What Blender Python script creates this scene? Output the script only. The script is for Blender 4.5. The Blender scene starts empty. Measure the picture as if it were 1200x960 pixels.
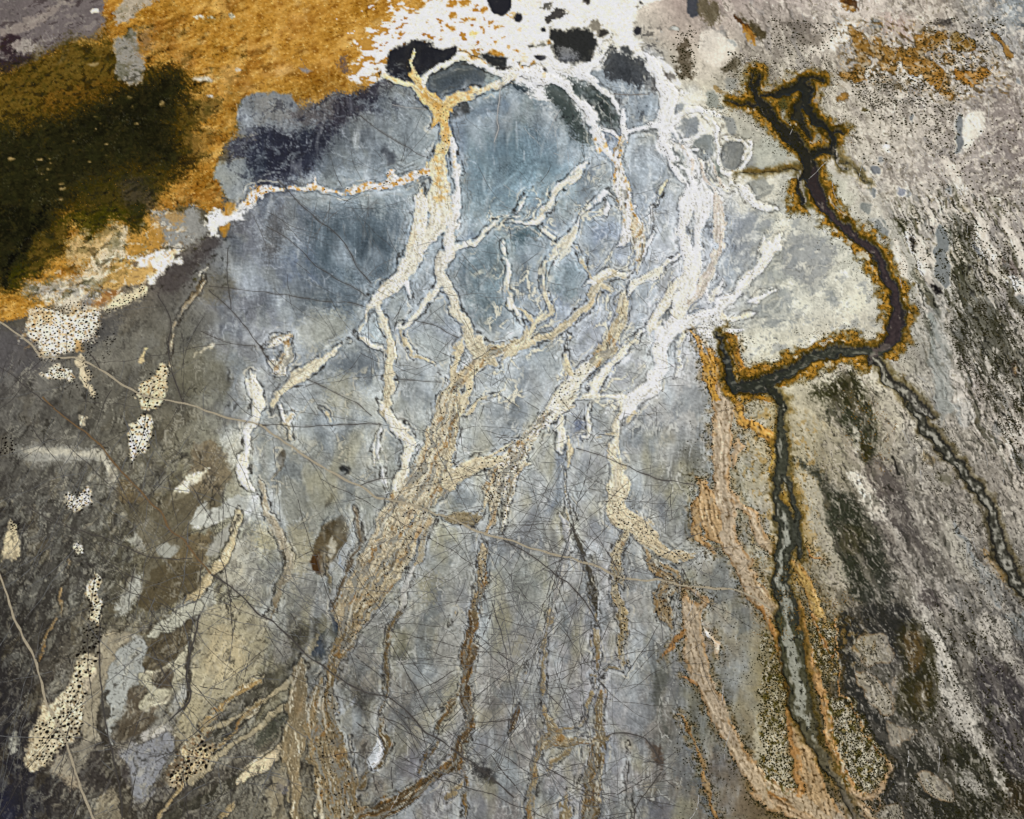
import math, random, time
import numpy as np
import bpy

# ------------------------------------------------------------------ camera, sky, sun, exposure
scene = bpy.context.scene
CAM_H, PITCH, FPX = 400.0, math.radians(50.0), 1477.0        # metres above the flats, look-down angle, focal length (sheet px)
SW, SH = 1200.0, 960.0
cam_d = bpy.data.cameras.new('camera')
cam = bpy.data.objects.new('camera', cam_d)
scene.collection.objects.link(cam)
cam.location = (0, 0, CAM_H)
cam.rotation_euler = (math.pi/2 - PITCH, 0, 0)
cam_d.sensor_fit = 'HORIZONTAL'; cam_d.sensor_width = 36.0
cam_d.lens = 36.0*FPX/SW
cam_d.clip_start = 1.0; cam_d.clip_end = 20000.0
scene.camera = cam
scene.render.resolution_x = 1024; scene.render.resolution_y = 819

SUN_EL, SUN_AZ = math.radians(48), math.radians(215)          # azimuth clockwise from +Y (north): behind and left of the viewer
w = bpy.data.worlds.new('World'); scene.world = w; w.use_nodes = True
nt = w.node_tree; bg = nt.nodes['Background']
sky = nt.nodes.new('ShaderNodeTexSky'); sky.sky_type = 'NISHITA'; sky.sun_disc = False
sky.sun_elevation = SUN_EL; sky.sun_rotation = SUN_AZ
nt.links.new(sky.outputs[0], bg.inputs[0]); bg.inputs[1].default_value = 0.06
sl = bpy.data.lights.new('sun', 'SUN'); sl.energy = 3.6; sl.angle = math.radians(0.5); sl.color = (1.0, 0.955, 0.89)
so = bpy.data.objects.new('sun', sl); scene.collection.objects.link(so)
so.rotation_euler = (math.pi/2 - SUN_EL, 0, -SUN_AZ + math.pi)
so.location = (0, 0, 600)
scene.view_settings.view_transform = 'Standard'; scene.view_settings.look = 'None'
scene.view_settings.exposure = 0.0; scene.view_settings.gamma = 1.0

# ------------------------------------------------------------------ survey sheet -> ground plane
sp, cp = math.sin(PITCH), math.cos(PITCH)
def ground_xy(u, v):
    """survey coordinate (u right, v down) to metres on the flats"""
    a = (np.asarray(u, float) - SW/2)/FPX; b = (np.asarray(v, float) - SH/2)/FPX
    t = CAM_H/(sp + b*cp)
    return a*t, (cp - b*sp)*t

rng = np.random.default_rng(7); random.seed(7)
STEP = 1.3
U0, U1, V0, V1 = -80.0, 1280.0, -70.0, 1030.0
us = np.arange(U0, U1, STEP); vs = np.arange(V0, V1, STEP)
W_, H_ = len(us), len(vs)
U, V = np.meshgrid(us.astype(np.float32), vs.astype(np.float32))

# ------------------------------------------------------------------ noise
def perlin(x, y, seed=0):
    r = np.random.default_rng(seed); n = 256
    ang = (r.random((n, n))*2*math.pi).astype(np.float32); gx, gy = np.cos(ang), np.sin(ang)
    x = np.asarray(x, np.float32); y = np.asarray(y, np.float32); xi = np.floor(x).astype(np.int32); yi = np.floor(y).astype(np.int32)
    fx = (x - xi).astype(np.float32); fy = (y - yi).astype(np.float32)
    a = fx*fx*fx*(fx*(fx*6-15)+10); b = fy*fy*fy*(fy*(fy*6-15)+10)
    gxf, gyf = gx.ravel(), gy.ravel(); i0_, i1_ = xi & 255, (xi+1) & 255; j0_, j1_ = (yi & 255) << 8, ((yi+1) & 255) << 8
    def g(i, j):
        k = (j1_ if j else j0_) | (i1_ if i else i0_)
        return gxf.take(k)*(fx-i) + gyf.take(k)*(fy-j)
    n0 = g(0,0)*(1-a)+g(1,0)*a; n1 = g(0,1)*(1-a)+g(1,1)*a
    return (n0*(1-b)+n1*b)*1.5
def upsample(a, f, shape):
    def ax(b, n):
        t = np.minimum(np.arange(n, dtype=np.float32)/f, b.shape[0]-1.001); i = t.astype(int); w_ = (t-i)[:, None]
        return b[i]*(1-w_) + b[np.minimum(i+1, b.shape[0]-1)]*w_
    return ax(ax(a, shape[0]).T, shape[1]).T
def N(sc, seed, ratio=1.0, ang=0.0, oc=1, x=None, y=None):
    """noise of feature size sc; ratio > 1 stretches it along the direction ang (degrees, 0 right, 90 down)"""
    x = U if x is None else x; y = V if y is None else y
    c, s = math.cos(math.radians(ang)), math.sin(math.radians(ang))
    p = (x*c + y*s)/(sc*ratio); q = (-x*s + y*c)/sc
    t = 0; am = 1.0; tot = 0; big = p.ndim == 2 and min(p.shape) > 60
    for k in range(oc):
        f = 3 if big and sc/2**k >= 9 else 2 if big and sc/2**k >= 5.5 else 1
        n = perlin(p[::f, ::f]*2**k+17.3*seed, q[::f, ::f]*2**k+5.1*seed, seed*13+k) if f > 1 else perlin(p*2**k+17.3*seed, q*2**k+5.1*seed, seed*13+k)
        t = t + am*(upsample(n, f, p.shape) if f > 1 else n); tot += am*am; am *= 0.55
    return t/math.sqrt(tot)
def ss(a, b, x):
    t = np.clip((x-a)/(b-a), 0, 1); return t*t*(3-2*t)
def mix(A, B, m):
    return A + (np.asarray(B, np.float32) - A)*m[..., None]
def over(Ac, col, m):
    Ac += (np.asarray(col, np.float32) - Ac)*m[..., None]

t0 = time.time()
wx = N(26, 3, oc=3); wy = N(26, 4, oc=3)
UW = U + 5*wx + 1.5*N(11, 7, oc=2) + .7*N(4.5, 5, oc=2); VW = V + 4*wy + 1.4*N(11, 8, oc=2) + .6*N(4.5, 6, oc=2)     # gently distorted coordinates: no drawn edge stays straight

def zbox(zn):
    a = np.nonzero(zn.max(1) > .004)[0]; b = np.nonzero(zn.max(0) > .004)[0]
    return (slice(a[0], a[-1]+1), slice(b[0], b[-1]+1)) if len(a) and len(b) else (slice(0, 2), slice(0, 2))
def win(x0, y0, x1, y1, pad):
    i0 = max(0, int((x0-pad-U0)/STEP)); i1 = min(W_, int((x1+pad-U0)/STEP)+2)
    j0 = max(0, int((y0-pad-V0)/STEP)); j1 = min(H_, int((y1+pad-V0)/STEP)+2)
    return (slice(j0, max(j0, j1)), slice(i0, max(i0, i1)))
def tile(t, pts, n):
    ox, oy, k = t if isinstance(t, tuple) else (300*int(t[0]), 240*int(t[1]), 4.0)
    a = np.array(pts, float).reshape(-1, n)/k
    a[:, 0] += ox; a[:, 1] += oy
    return a

def lic(ang, seed, L=9, st=1.0, blur=0):
    """white noise combed along a direction field (radians)"""
    r = np.random.default_rng(seed); w0 = r.standard_normal(U.shape).astype(np.float32)
    if blur: w0 = w0 + np.roll(w0, 1, 0) + np.roll(w0, 1, 1) + np.roll(np.roll(w0, 1, 0), 1, 1)
    dx, dy = np.cos(ang).astype(np.float32)*st, np.sin(ang).astype(np.float32)*st
    J, I = np.meshgrid(np.arange(H_, dtype=np.float32), np.arange(W_, dtype=np.float32), indexing='ij'); acc = w0.copy()
    for sg in (1, -1):
        x, y = I.copy(), J.copy()
        for k in range(L):
            xi = np.clip(x, 0, W_-1).astype(np.int32); yi = np.clip(y, 0, H_-1).astype(np.int32)
            x += sg*dx[yi, xi]; y += sg*dy[yi, xi]
            xi = np.clip(x, 0, W_-1).astype(np.int32); yi = np.clip(y, 0, H_-1).astype(np.int32); acc += w0[yi, xi]
    return acc/acc.std()
BRUSH = lic(math.radians(35) + 1.3*N(70, 201, oc=2), 11, 8, 1.2, 1)

class Net:
    """a braided network of channels: signed distance to the nearest bank plus the look of the nearest reach"""
    def __init__(self, wob=0):
        self.UX = UW + wob*N(17, 61, oc=2) + .45*wob*N(7, 62); self.VX = VW + wob*N(17, 63, oc=2) + .45*wob*N(7, 64)
        self.d = np.full(U.shape, 60.0, np.float32); self.c = np.zeros(U.shape+(3,), np.float32)
        self.k = np.zeros(U.shape, np.float32); self.id = np.zeros(U.shape, np.int16)
        self.s = np.zeros(U.shape, np.float32); self.w = np.zeros(U.shape, np.float32); self.t = np.zeros(U.shape, np.float32); self.L = np.zeros(U.shape, np.float32)
    def add(self, t, col, spk, oid, *pts, col2=None):
        P = tile(t, pts, 3); L = float(rng.random()*400)
        def tip(a, b):                       # channels peter out in a point where they end or slip under the next reach
            v_ = b[:2]-a[:2]; v_ = v_/(np.hypot(*v_)+1e-6); return np.array([b[0]+v_[0]*b[2]*1.1+v_[1]*b[2]*.2, b[1]+v_[1]*b[2]*1.1-v_[0]*b[2]*.2, .4])
        P = np.vstack([tip(P[1], P[0]), P, tip(P[-2], P[-1])])
        cc = [np.array(col, np.float32) + (np.array(col2 if col2 else col, np.float32)-np.array(col, np.float32))*i/max(1, len(P)-1) for i in range(len(P))]
        for i in range(len(P)-1):
            (x0, y0, w0), (x1, y1, w1) = P[i], P[i+1]
            s = win(min(x0,x1), min(y0,y1), max(x0,x1), max(y0,y1), max(w0,w1)/2+26)
            X, Y = self.UX[s]-x0, self.VX[s]-y0
            if X.size == 0: continue
            dx, dy = x1-x0, y1-y0; l2 = dx*dx+dy*dy+1e-6
            h = np.clip((X*dx+Y*dy)/l2, 0, 1)
            d = np.hypot(X-h*dx, Y-h*dy) - (w0+(w1-w0)*h)/2
            m = d < self.d[s]
            self.d[s] = np.where(m, d, self.d[s])
            self.c[s] = np.where(m[..., None], cc[i]+(cc[i+1]-cc[i])*h[..., None], self.c[s])
            self.k[s] = np.where(m, spk, self.k[s]); self.id[s] = np.where(m, oid, self.id[s])
            self.t[s] = np.where(m, math.atan2(dy, dx), self.t[s]); self.s[s] = np.where(m, (X*dy-Y*dx)/math.sqrt(l2), self.s[s]); self.w[s] = np.where(m, w0+(w1-w0)*h, self.w[s])
            self.L[s] = np.where(m, L + h*math.sqrt(l2), self.L[s])
            L += math.sqrt(l2)

def polysd(pts, soft=8.0, warp=1.0):
    """signed distance to a closed outline (negative inside), limited to its surroundings"""
    P = np.asarray(pts, float)
    s = win(P[:,0].min(), P[:,1].min(), P[:,0].max(), P[:,1].max(), soft+22*warp)
    X = U[s] + (UW[s]-U[s])*warp; Y = V[s] + (VW[s]-V[s])*warp
    ins = np.zeros(X.shape, bool); dm = np.full(X.shape, 1e9, np.float32)
    n = len(P)
    for i in range(n):
        x0, y0 = P[i]; x1, y1 = P[(i+1) % n]
        c = ((y0 > Y) != (y1 > Y)) & (X < (x1-x0)*(Y-y0)/((y1-y0) or 1e-9)+x0)
        ins ^= c
        dx, dy = x1-x0, y1-y0; l2 = dx*dx+dy*dy+1e-6
        h = np.clip(((X-x0)*dx+(Y-y0)*dy)/l2, 0, 1)
        dm = np.minimum(dm, np.hypot(X-x0-h*dx, Y-y0-h*dy))
    return s, np.where(ins, -dm, dm)
K = np.zeros(U.shape, np.int16)            # which piece of the setting each spot belongs to
def band(t, col, op, *pts, soft=1.6, rough=1.6, rim=None, patchy=0.0):
    """a painted reach: like a channel but only a stain or film, with no bed of its own"""
    P = tile(t, pts, 3); s = win(P[:,0].min(), P[:,1].min(), P[:,0].max(), P[:,1].max(), P[:,2].max()/2+10+soft)
    X, Y = UW[s], VW[s]; d = np.full(X.shape, 99, np.float32)
    for (x0, y0, w0), (x1, y1, w1) in zip(P[:-1], P[1:]):
        dx, dy = x1-x0, y1-y0; h = np.clip(((X-x0)*dx+(Y-y0)*dy)/(dx*dx+dy*dy+1e-6), 0, 1)
        d = np.minimum(d, np.hypot(X-x0-h*dx, Y-y0-h*dy)-(w0+(w1-w0)*h)/2)
    d = d + rough*N(7, int(abs(P[0,0]))%71+3, oc=3, x=U[s], y=V[s]); sub = C[s]
    if rim is not None: sub += (np.asarray(rim, np.float32)-sub)*(.7*np.clip(1-np.abs(d-.6)/1.1, 0, 1))[..., None]
    m = (1-ss(-soft/2, soft/2, d))*op
    if patchy: m = m*(1-patchy*ss(-.1, .4, N(9, int(abs(P[0,1]))%71+3, oc=3, x=U[s], y=V[s])))
    sub += (np.asarray(col, np.float32)-sub)*m[..., None].astype(np.float32); C[s] = sub
def round_off(a, n=2):
    for _ in range(n):
        b = np.roll(a, -1, 0); a = np.stack([.78*a+.22*b, .22*a+.78*b], 1).reshape(-1, 2)
    return a
def poly(t, col, soft, pts, op=1.0, rough=None, rsc=6, rr=1.0, ra=0.0, oid=None, warp=1.0, rim=None, oc=3):
    """a patch of mud, salt or mat: soft or crisp outline broken up by noise"""
    a = tile(t, pts, 2) if t else np.array(pts, float).reshape(-1, 2)
    s, d = polysd(round_off(a), soft, warp)
    if d.size == 0: return
    r = soft if rough is None else rough
    q = int(abs(a[0,0])+abs(a[0,1])*3) % 89 + 2; x_, y_ = U[s], V[s]
    dn = d + min(r, 9)*.9*(.62*N(2.2*rsc, q, rr, ra, 2, x_, y_) + .42*N(.8*rsc, q+1, rr, ra, 1, x_, y_) + .34*N(2.3, q+2, rr, ra, 1, x_, y_))
    if soft >= 7: dn = dn + soft*.07*BRUSH[s] + soft*.45*N(2.0, q+5, 1, 0, 2, x_, y_)
    m = 1-ss(-soft/2, soft/2, dn)
    sub = C[s]; 
    if rim is not None:
        rm = np.clip(1-np.abs(dn)/2.0, 0, 1)*rim[1]
        sub += (np.asarray(rim[0], np.float32)-sub)*rm[..., None]
    mm = (m*op).astype(np.float32)
    sub += (np.asarray(col, np.float32)-sub)*mm[..., None]; C[s] = sub
    if oid is not None:
        K[s] = np.where(dn < 0, oid, K[s])
# ------------------------------------------------------------------ the mud: broad colour of the drying flats (sRGB 0-255, every 100 units of the sheet)
BASE = [
 [(86,84,96),(126,116,119),(180,140,80),(195,145,60),(200,155,80),(235,225,205),(242,238,230),(236,229,219),(165,150,148),(165,154,154),(200,190,188),(160,150,145),(146,155,167)],
 [(80,72,55),(96,84,45),(160,118,48),(190,140,55),(93,93,97),(110,116,118),(128,141,141),(122,128,130),(192,186,176),(165,160,150),(178,170,162),(190,182,178),(160,150,148)],
 [(45,42,20),(38,34,14),(110,88,40),(80,82,90),(140,149,150),(142,151,150),(124,143,145),(143,153,155),(161,165,165),(172,172,168),(196,190,184),(172,164,164),(148,140,142)],
 [(40,38,15),(150,125,90),(98,93,94),(130,133,136),(109,122,128),(149,159,161),(139,152,154),(153,161,165),(186,188,187),(162,166,170),(190,190,184),(165,162,160),(172,164,160)],
 [(100,97,100),(118,115,112),(106,104,100),(138,141,144),(125,133,137),(155,159,159),(149,157,161),(159,163,169),(172,172,172),(196,194,186),(200,194,186),(160,158,155),(178,168,163)],
 [(98,96,99),(94,92,92),(98,95,90),(140,142,141),(144,148,150),(154,159,160),(165,170,175),(162,165,170),(162,162,162),(170,160,140),(170,164,156),(172,165,158),(192,178,176)],
 [(82,80,83),(80,79,80),(88,84,74),(140,142,138),(156,156,148),(150,155,156),(162,166,170),(160,161,166),(150,152,150),(176,166,150),(112,108,104),(130,122,122),(182,172,168)],
 [(70,68,71),(72,71,72),(98,93,80),(146,145,138),(142,143,145),(158,158,154),(160,161,161),(157,157,162),(156,154,148),(172,162,146),(140,132,122),(118,112,110),(123,121,127)],
 [(58,56,61),(96,90,84),(124,121,114),(126,122,108),(132,127,120),(148,147,144),(152,149,148),(154,153,160),(142,139,132),(152,142,122),(84,82,78),(124,120,116),(88,82,89)],
 [(44,43,56),(76,72,74),(97,95,102),(116,114,114),(118,109,96),(138,137,141),(146,143,142),(146,145,152),(136,131,126),(134,120,100),(114,100,82),(66,64,54),(52,48,38)],
 [(36,38,60),(72,70,68),(98,92,88),(112,108,102),(120,108,90),(134,132,137),(140,136,138),(140,140,148),(120,114,108),(118,106,90),(100,88,72),(48,46,36),(44,38,26)],
]
B = np.array(BASE, np.float32)
gx = np.clip((U+14*N(60, 41, oc=2)+3*N(8, 42))/100, 0, 11.999); gy = np.clip((V+12*N(60, 43, oc=2)+3*N(8, 44))/100, 0, 9.999)
i0 = gx.astype(int); j0 = gy.astype(int); fx = (gx-i0)[..., None]; fy = (gy-j0)[..., None]
C = (B[j0, i0]*(1-fx)+B[j0, i0+1]*fx)*(1-fy) + (B[j0+1, i0]*(1-fx)+B[j0+1, i0+1]*fx)*fy

def zone(soft, *pts):
    """0..1 mask of a broad area given in sheet units"""
    M = np.zeros(U.shape, np.float32); s, d = polysd(np.array(pts, float).reshape(-1, 2), soft, 1.0)
    M[s] = 1-ss(-soft/2, soft/2, d+soft*.3*N(18, 77, oc=2, x=U[s], y=V[s])); return M
# --- textures of the drying mud
Z_blue = zone(60, 270,110, 760,60, 880,250, 860,420, 900,620, 860,960, 430,1050, 300,700, 250,400, 260,300)
Z_left = zone(60, -80,400, 240,330, 300,520, 300,720, 420,1060, -90,1060)
Z_right = zone(60, 780,-80, 1300,-80, 1300,1060, 960,1060, 1050,520, 1090,300, 860,120)
mott = N(34, 11, oc=4); fine = N(9, 12, oc=3); gr = N(2.6, 13, oc=2)
C = C*np.array((1.035, 1.04, 1.035), np.float32)
C *= (1 + 0.07*mott + 0.035*fine + 0.02*BRUSH)[..., None]
def veins(sc, seed, ratio=1, ang=0, wd=.07):
    n = N(sc, seed, ratio, ang, 3, UW, VW); return np.clip(1-np.abs(n)/wd, 0, 1)
# ochre tint and blue tint drifting through the grey flats
over(C, (172,165,138), 0.60*Z_blue*ss(.15, .9, N(48, 21, oc=2))*ss(380, 600, V))
over(C, (106,120,142), 0.40*Z_blue*ss(.1, .9, N(60, 22, oc=2))*ss(620, 380, V))
over(C, (179,189,191), 0.45*Z_blue*ss(.25, 1.0, N(26, 23, 2.2, 60, 3)))
over(C, (94,100,104), 0.35*Z_blue*ss(.35, 1.0, N(20, 24, 2.0, 120, 3)))
over(C, (207,213,214), 0.50*Z_blue*veins(22, 25, 1.6, 70)*ss(-.2, .5, N(30, 26)))
over(C, (216,221,222), 0.30*Z_blue*veins(11, 27, 1.5, 120, .10)*ss(0, .6, N(25, 28)))
over(C, (94,97,100), 0.35*Z_blue*veins(17, 29, 2.5, 20, .06)*ss(0, .6, N(30, 30)))
def crisp(zn, col, op, sc, seed, thr, ratio=1, ang=0, oc=5, edge=.05, rim=None):
    """deposits with torn crisp edges"""
    b = zbox(zn); n = N(sc, seed, ratio, ang, oc, UW[b], VW[b]); m = ss(thr-edge, thr+edge, n)*zn[b]*op
    over(C[b], col, m*(.75+.25*ss(thr, thr+.5, n)))
# left: dark cracked mud with pale bluish ghosts of older channels
Z_left = Z_left*(.45+.55*ss(480, 640, V)); crisp(Z_left, (122,123,126), .5, 20, 31, .22, 2.2, 112); crisp(Z_left, (54,52,54), .5, 17, 32, .25, 2.0, 122); crisp(Z_left, (142,142,140), .45, 9, 37, .42, 2.2, 118, 4)
crisp(Z_left, (98,90,76), .4, 26, 36, .35, 1.6, 120); crisp(Z_left, (44,42,44), .5, 7, 38, .5, 2.5, 110, 4)
over(C, (150,150,150), 0.30*Z_left*veins(13, 33, 2.2, 125, .07)*ss(-.1, .5, N(30, 34))); over(C, (48,46,50), 0.45*Z_left*veins(15, 35, 2.4, 100, .05))
# right: pinkish salt crust combed by runoff
Z_low = Z_right*ss(200, 300, V)
crisp(Z_right, (214,206,200), .5, 14, 51, .25, 2.2, 62); crisp(Z_right, (122,114,112), .45, 12, 52, .25, 3.0, 62); crisp(Z_right, (228,222,216), .5, 6, 54, .45, 2.4, 64, 4); crisp(Z_right, (92,86,78), .5, 5, 55, .48, 3.5, 62, 4); crisp(Z_right, (146,142,146), .5, 20, 56, .38, 1.8, 60)
over(C, (126,116,112), 0.35*Z_right*veins(12, 53, 2.0, 50, .05))
C *= (1 + np.array((.0, -.005, -.05), np.float32)*ss(340, 560, V)[..., None]); C *= (1 + np.array((-.002, -.012, .012), np.float32)*Z_blue[..., None]); C *= (1 + .02*Z_blue*ss(150, 300, V)*ss(1040, 700, V) + .05*Z_blue)[..., None]; C *= (1-.03*zone(60, 880,-60, 1240,-60, 1240,330, 1000,300)-.04*zone(60, 1040,330, 1240,330, 1240,700, 1120,620))[..., None]
# middle: slick films, faint pale crusts and dried puddle shores
crisp(Z_blue, (158,160,150), .38, 34, 71, .2, 1.6, 70, edge=.12); crisp(Z_blue, (112,120,128), .40, 30, 72, .25, 1.8, 100, edge=.12); crisp(Z_blue, (186,190,190), .25, 14, 73, .5, 2.2, 80, 3)

# ------------------------------------------------------------------ patches, back to front
OR = (188,138,58); DO = (168,112,34); YE = (214,172,92); OL = (44,42,16); BK = (24,22,10); WH = (243,239,230); CR = (236,226,202)
# top left: grey flat, orange algal mat, dark olive marsh
poly('00', (120,112,116), 8, [-400,-300, 560,-300, 500,100, 400,190, 250,200, 200,270, 60,340, -400,420], oid=1)
poly('00', (58,46,56), 6, [-300,330, 0,280, 130,260, 240,290, 160,340, 60,350, 0,380, -300,480], op=.9, rsc=5)
poly('00', (60,46,54), 5, [0,150, 90,150, 110,200, 60,270, 0,270], op=.8)
poly('00', (168,156,150), 4, [-60,150, 120,90, 300,10, 380,-60, 400,-60, 280,60, 150,140, 60,160], op=.55, rough=7)
poly('00', (190,182,176), 3, [60,200, 150,190, 190,240, 120,260, 70,250], op=.6, rough=7)
poly(None, OR, 7, [125,-90, 760,-90, 600,-10, 560,20, 505,30, 470,55, 445,90, 430,110, 395,108, 345,128, 335,118, 312,112, 292,110, 281,118, 281,150, 272,158, 262,172, 252,200, 262,232, 250,258, 236,240, 212,238, 172,256, 186,285, 158,302, 146,330, 128,336, 108,350, 97,345, 70,352, 36,372, 0,376, -90,384, -90,90, 40,80, 60,55, 110,45, 125,25], oid=3, rsc=9)
MAT = K == 3; over(C, (150,100,40), MAT*.6*ss(.0, .5, N(40, 661, 1.8, -20, 3))*ss(470, 300, U)); over(C, (222,180,106), MAT*.5*ss(.1, .6, N(34, 662, 1.8, -20, 3)))
Dm = N(7, 61, 2.0, -25, 4); Dm2 = N(30, 62, 1.5, -20, 3)
over(C, (214,190,146), MAT*.35*ss(.2, .8, N(14, 68, 1.8, -20, 4))); over(C, (120,84,36), MAT*.6*ss(.25, .6, N(11, 69, 1.8, -25, 4))*ss(60, 200, U)*ss(430, 300, U)*ss(20, 60, V)); Dm3 = N(2.4, 64, 1.8, -20, 2)
over(C, (150,104,30), MAT*.5*ss(0, .8, Dm2)); over(C, (224,180,98), MAT*0.6*ss(.0, .9, Dm)); over(C, (128,80,24), MAT*0.6*ss(.05, .9, -Dm)); over(C, (92,56,18), MAT*.65*ss(.25, .9, Dm3)*ss(-.5, .6, Dm2)); over(C, (240,206,134), MAT*.5*ss(.3, .9, -Dm3))
over(C, (226,180,110), MAT*.5*ss(.1, .8, -Dm2)*ss(160, 250, U))
# olive marsh
poly('00', (96,82,38), 22, [-400,330, 80,340, 250,190, 400,190, 520,180, 560,240, 700,330, 830,340, 850,430, 940,560, 880,700, 930,740, 800,830, 720,860, 720,1000, 640,1120, 590,1060, 480,1040, 420,1140, 380,1000, 300,1010, 330,1180, 200,1270, 120,1340, 60,1380, -400,1420], op=.8, rsc=10)
poly('00', (132,96,40), 8, [200,440, 560,360, 620,420, 480,470, 330,540, 200,560], op=.75, rsc=7, rough=12)
poly('00', (112,86,36), 46, [100,560, 400,440, 700,330, 880,330, 960,480, 900,600, 930,760, 800,860, 640,920, 300,1000, 60,900], op=.7, rough=9, rsc=5); poly('00', (66,58,24), 40, [60,640, 300,520, 560,420, 760,330, 890,380, 870,520, 870,680, 880,760, 740,840, 420,880, 200,1160, 60,1300], op=.75, rough=9, rsc=4)
poly('00', (44,43,20), 34, [-400,640, 180,580, 400,540, 560,460, 700,400, 820,350, 850,390, 820,480, 770,600, 800,680, 850,740, 760,790, 600,760, 420,830, 330,900, 250,1000, 200,1140, 110,1260, 60,1330, -400,1360], oid=4, rsc=9)
poly('00', (30,29,13), 30, [430,520, 640,430, 800,350, 830,400, 790,500, 720,560, 800,690, 860,740, 760,740, 640,640, 420,640, 260,620], op=.8, rsc=9)
poly('00', (36,36,14), 10, [860,400, 940,410, 860,420, 800,430], op=.8)
poly('00', (60,48,20), 8, [830,740, 900,720, 950,740, 910,770, 860,770], op=.7)
poly('00', (74,70,40), 20, [380,840, 700,780, 800,830, 720,960, 600,1000, 420,980, 360,920], op=.75, rough=14)
poly('00', (86,80,84), 16, [560,840, 720,830, 710,1060, 600,1000], op=.5)
poly('00', (108,92,50), 10, [820,500, 900,480, 1050,440, 1060,500, 980,560, 860,600], op=.6, rough=14)
poly('00', (140,112,62), 14, [850,620, 960,600, 1000,640, 960,740, 920,760, 860,700], op=.6, rough=10)
poly('01', (70,72,24), 14, [40,320, 160,200, 260,120, 340,20, 620,0, 620,60, 480,100, 420,180, 380,110, 300,70, 290,180, 200,290, 110,360, 60,400], op=.7, rough=12)
poly('01', (120,96,50), 14, [160,150, 300,100, 310,180, 260,230, 200,290, 120,330], op=.7, rough=12)
poly('01', (10,10,6), 7, [190,30, 230,0, 200,90, 140,170, 80,240, 40,290, 60,360, 20,400, 0,330, 30,250, 110,180, 160,100], op=.9)
poly('01', (26,26,12), 16, [-300,-60, 180,0, 120,120, 40,200, -300,260], op=.75)
# speckles in the marsh
MAR = np.maximum(K == 4, 0)
over(C, (70,66,30), (U<270)*(V<330)*0.65*ss(.15, .9, N(6, 63, 1.6, -30, 4))*ss(5,60,V)*(C[...,0]<120))
over(C, (14,13,5), (U<270)*(V<340)*0.55*ss(.1, .9, N(5, 64, 1.6, -30, 3))*ss(40,80,V)*(C[...,0]<150))
for x, y, r in [(600,462,18),(515,470,11),(750,480,18),(620,495,10),(645,577,12),(455,607,8),(480,580,8),(450,552,7),(345,657,9),(490,728,9),(408,755,11),(180,745,10),(225,752,6),(228,778,7),(230,798,7),(205,815,8),(187,812,6),(230,845,8),(292,862,9),(295,890,20),(280,925,16),(490,675,6),(440,305,28),(190,590,14),(120,620,16),(60,745,14)]:
    r = r*.72; poly('00', (150,130,88), 3, [x-r,y, x,y-r*.6, x+r,y-r*.2, x+r*.6,y+r*.5, x-r*.5,y+r*.5], rough=2)
# grey clearings in the mat
poly('00', (150,146,142), 5, [540,180, 600,150, 640,140, 640,240, 680,290, 660,380, 600,400, 580,380, 540,350, 560,300, 540,240], rim=((226,204,170),.5))
poly('00', (150,120,84), 14, [640,130, 700,120, 720,200, 700,250, 650,250], op=.8)
poly('00', (176,168,160), 4, [540,60, 580,0, 600,-60, 780,-60, 770,10, 680,30, 640,70, 560,120, 530,110], rough=7, op=.9)
poly('00', (205,196,184), 4, [905,365, 930,358, 1000,375, 990,390, 930,385], rough=2); poly('00', (196,188,176), 3, [962,450, 985,440, 1000,452, 975,460])
poly('00', (196,188,176), 3, [1090,330, 1110,325, 1122,335, 1100,340]); poly('10', (150,140,138), 4, [180,310, 215,310, 260,328, 230,335], rough=2)
poly('10', (112,96,96), 8, [385,290, 420,270, 440,300, 410,335], op=.85)
for a in ([920,85, 940,90], [970,95, 1010,90], [1080,60, 1110,70], [430,62, 460,50]):
    poly('00', (236,226,206), 3, [a[0]-8,a[1], a[0]+10,a[1]-8, a[2]+12,a[3], a[2],a[3]+8], rough=5)
# blue-grey mud islands against the mat
poly('00', (141,143,145), 5, [1120,480, 1150,440, 1210,440, 1400,440, 1400,660, 1200,640, 1130,620, 1110,590], rough=3)
poly('00', (94,94,104), 7, [1055,690, 1100,650, 1200,630, 1300,640, 1300,820, 1200,790, 1110,740])
poly('00', (153,157,157), 5, [1000,790, 1050,760, 1180,740, 1210,800, 1200,900, 1100,950, 1060,930, 1030,870, 1000,830], rim=((214,190,130),.4))
poly('10', (150,148,144), 8, [-20,450, 60,455, 130,490, 180,520, 160,560, 100,580, 0,590])
poly('10', (112,106,106), 14, [160,520, 300,480, 480,430, 520,440, 500,520, 420,570, 300,600, 180,580], op=.9)
poly('10', (68,69,81), 16, [-20,620, 60,600, 150,620, 300,610, 380,580, 400,560, 370,640, 320,720, 240,800, 200,850, 100,860, 0,870, -40,800])
poly('10', (72,69,78), 12, [280,600, 360,560, 380,470, 500,430, 560,370, 600,370, 640,390, 560,450, 520,520, 440,550, 340,620], op=.85)
poly('10', (97,101,102), 16, [300,720, 420,600, 440,640, 480,780, 400,810, 300,830, 240,840], op=.4)
poly('10', (100,104,110), 6, [580,700, 610,670, 620,720, 660,700, 660,770, 620,780, 590,730], op=.9, rough=4)
poly('10', (174,181,180), 14, [520,540, 600,480, 760,520, 820,560, 830,700, 780,780, 700,790, 660,700, 560,640], op=.35)
poly('10', (128,152,166), 26, [1000,700, 1200,620, 1500,640, 1500,960, 1000,960], op=.5, rough=10)
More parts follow.
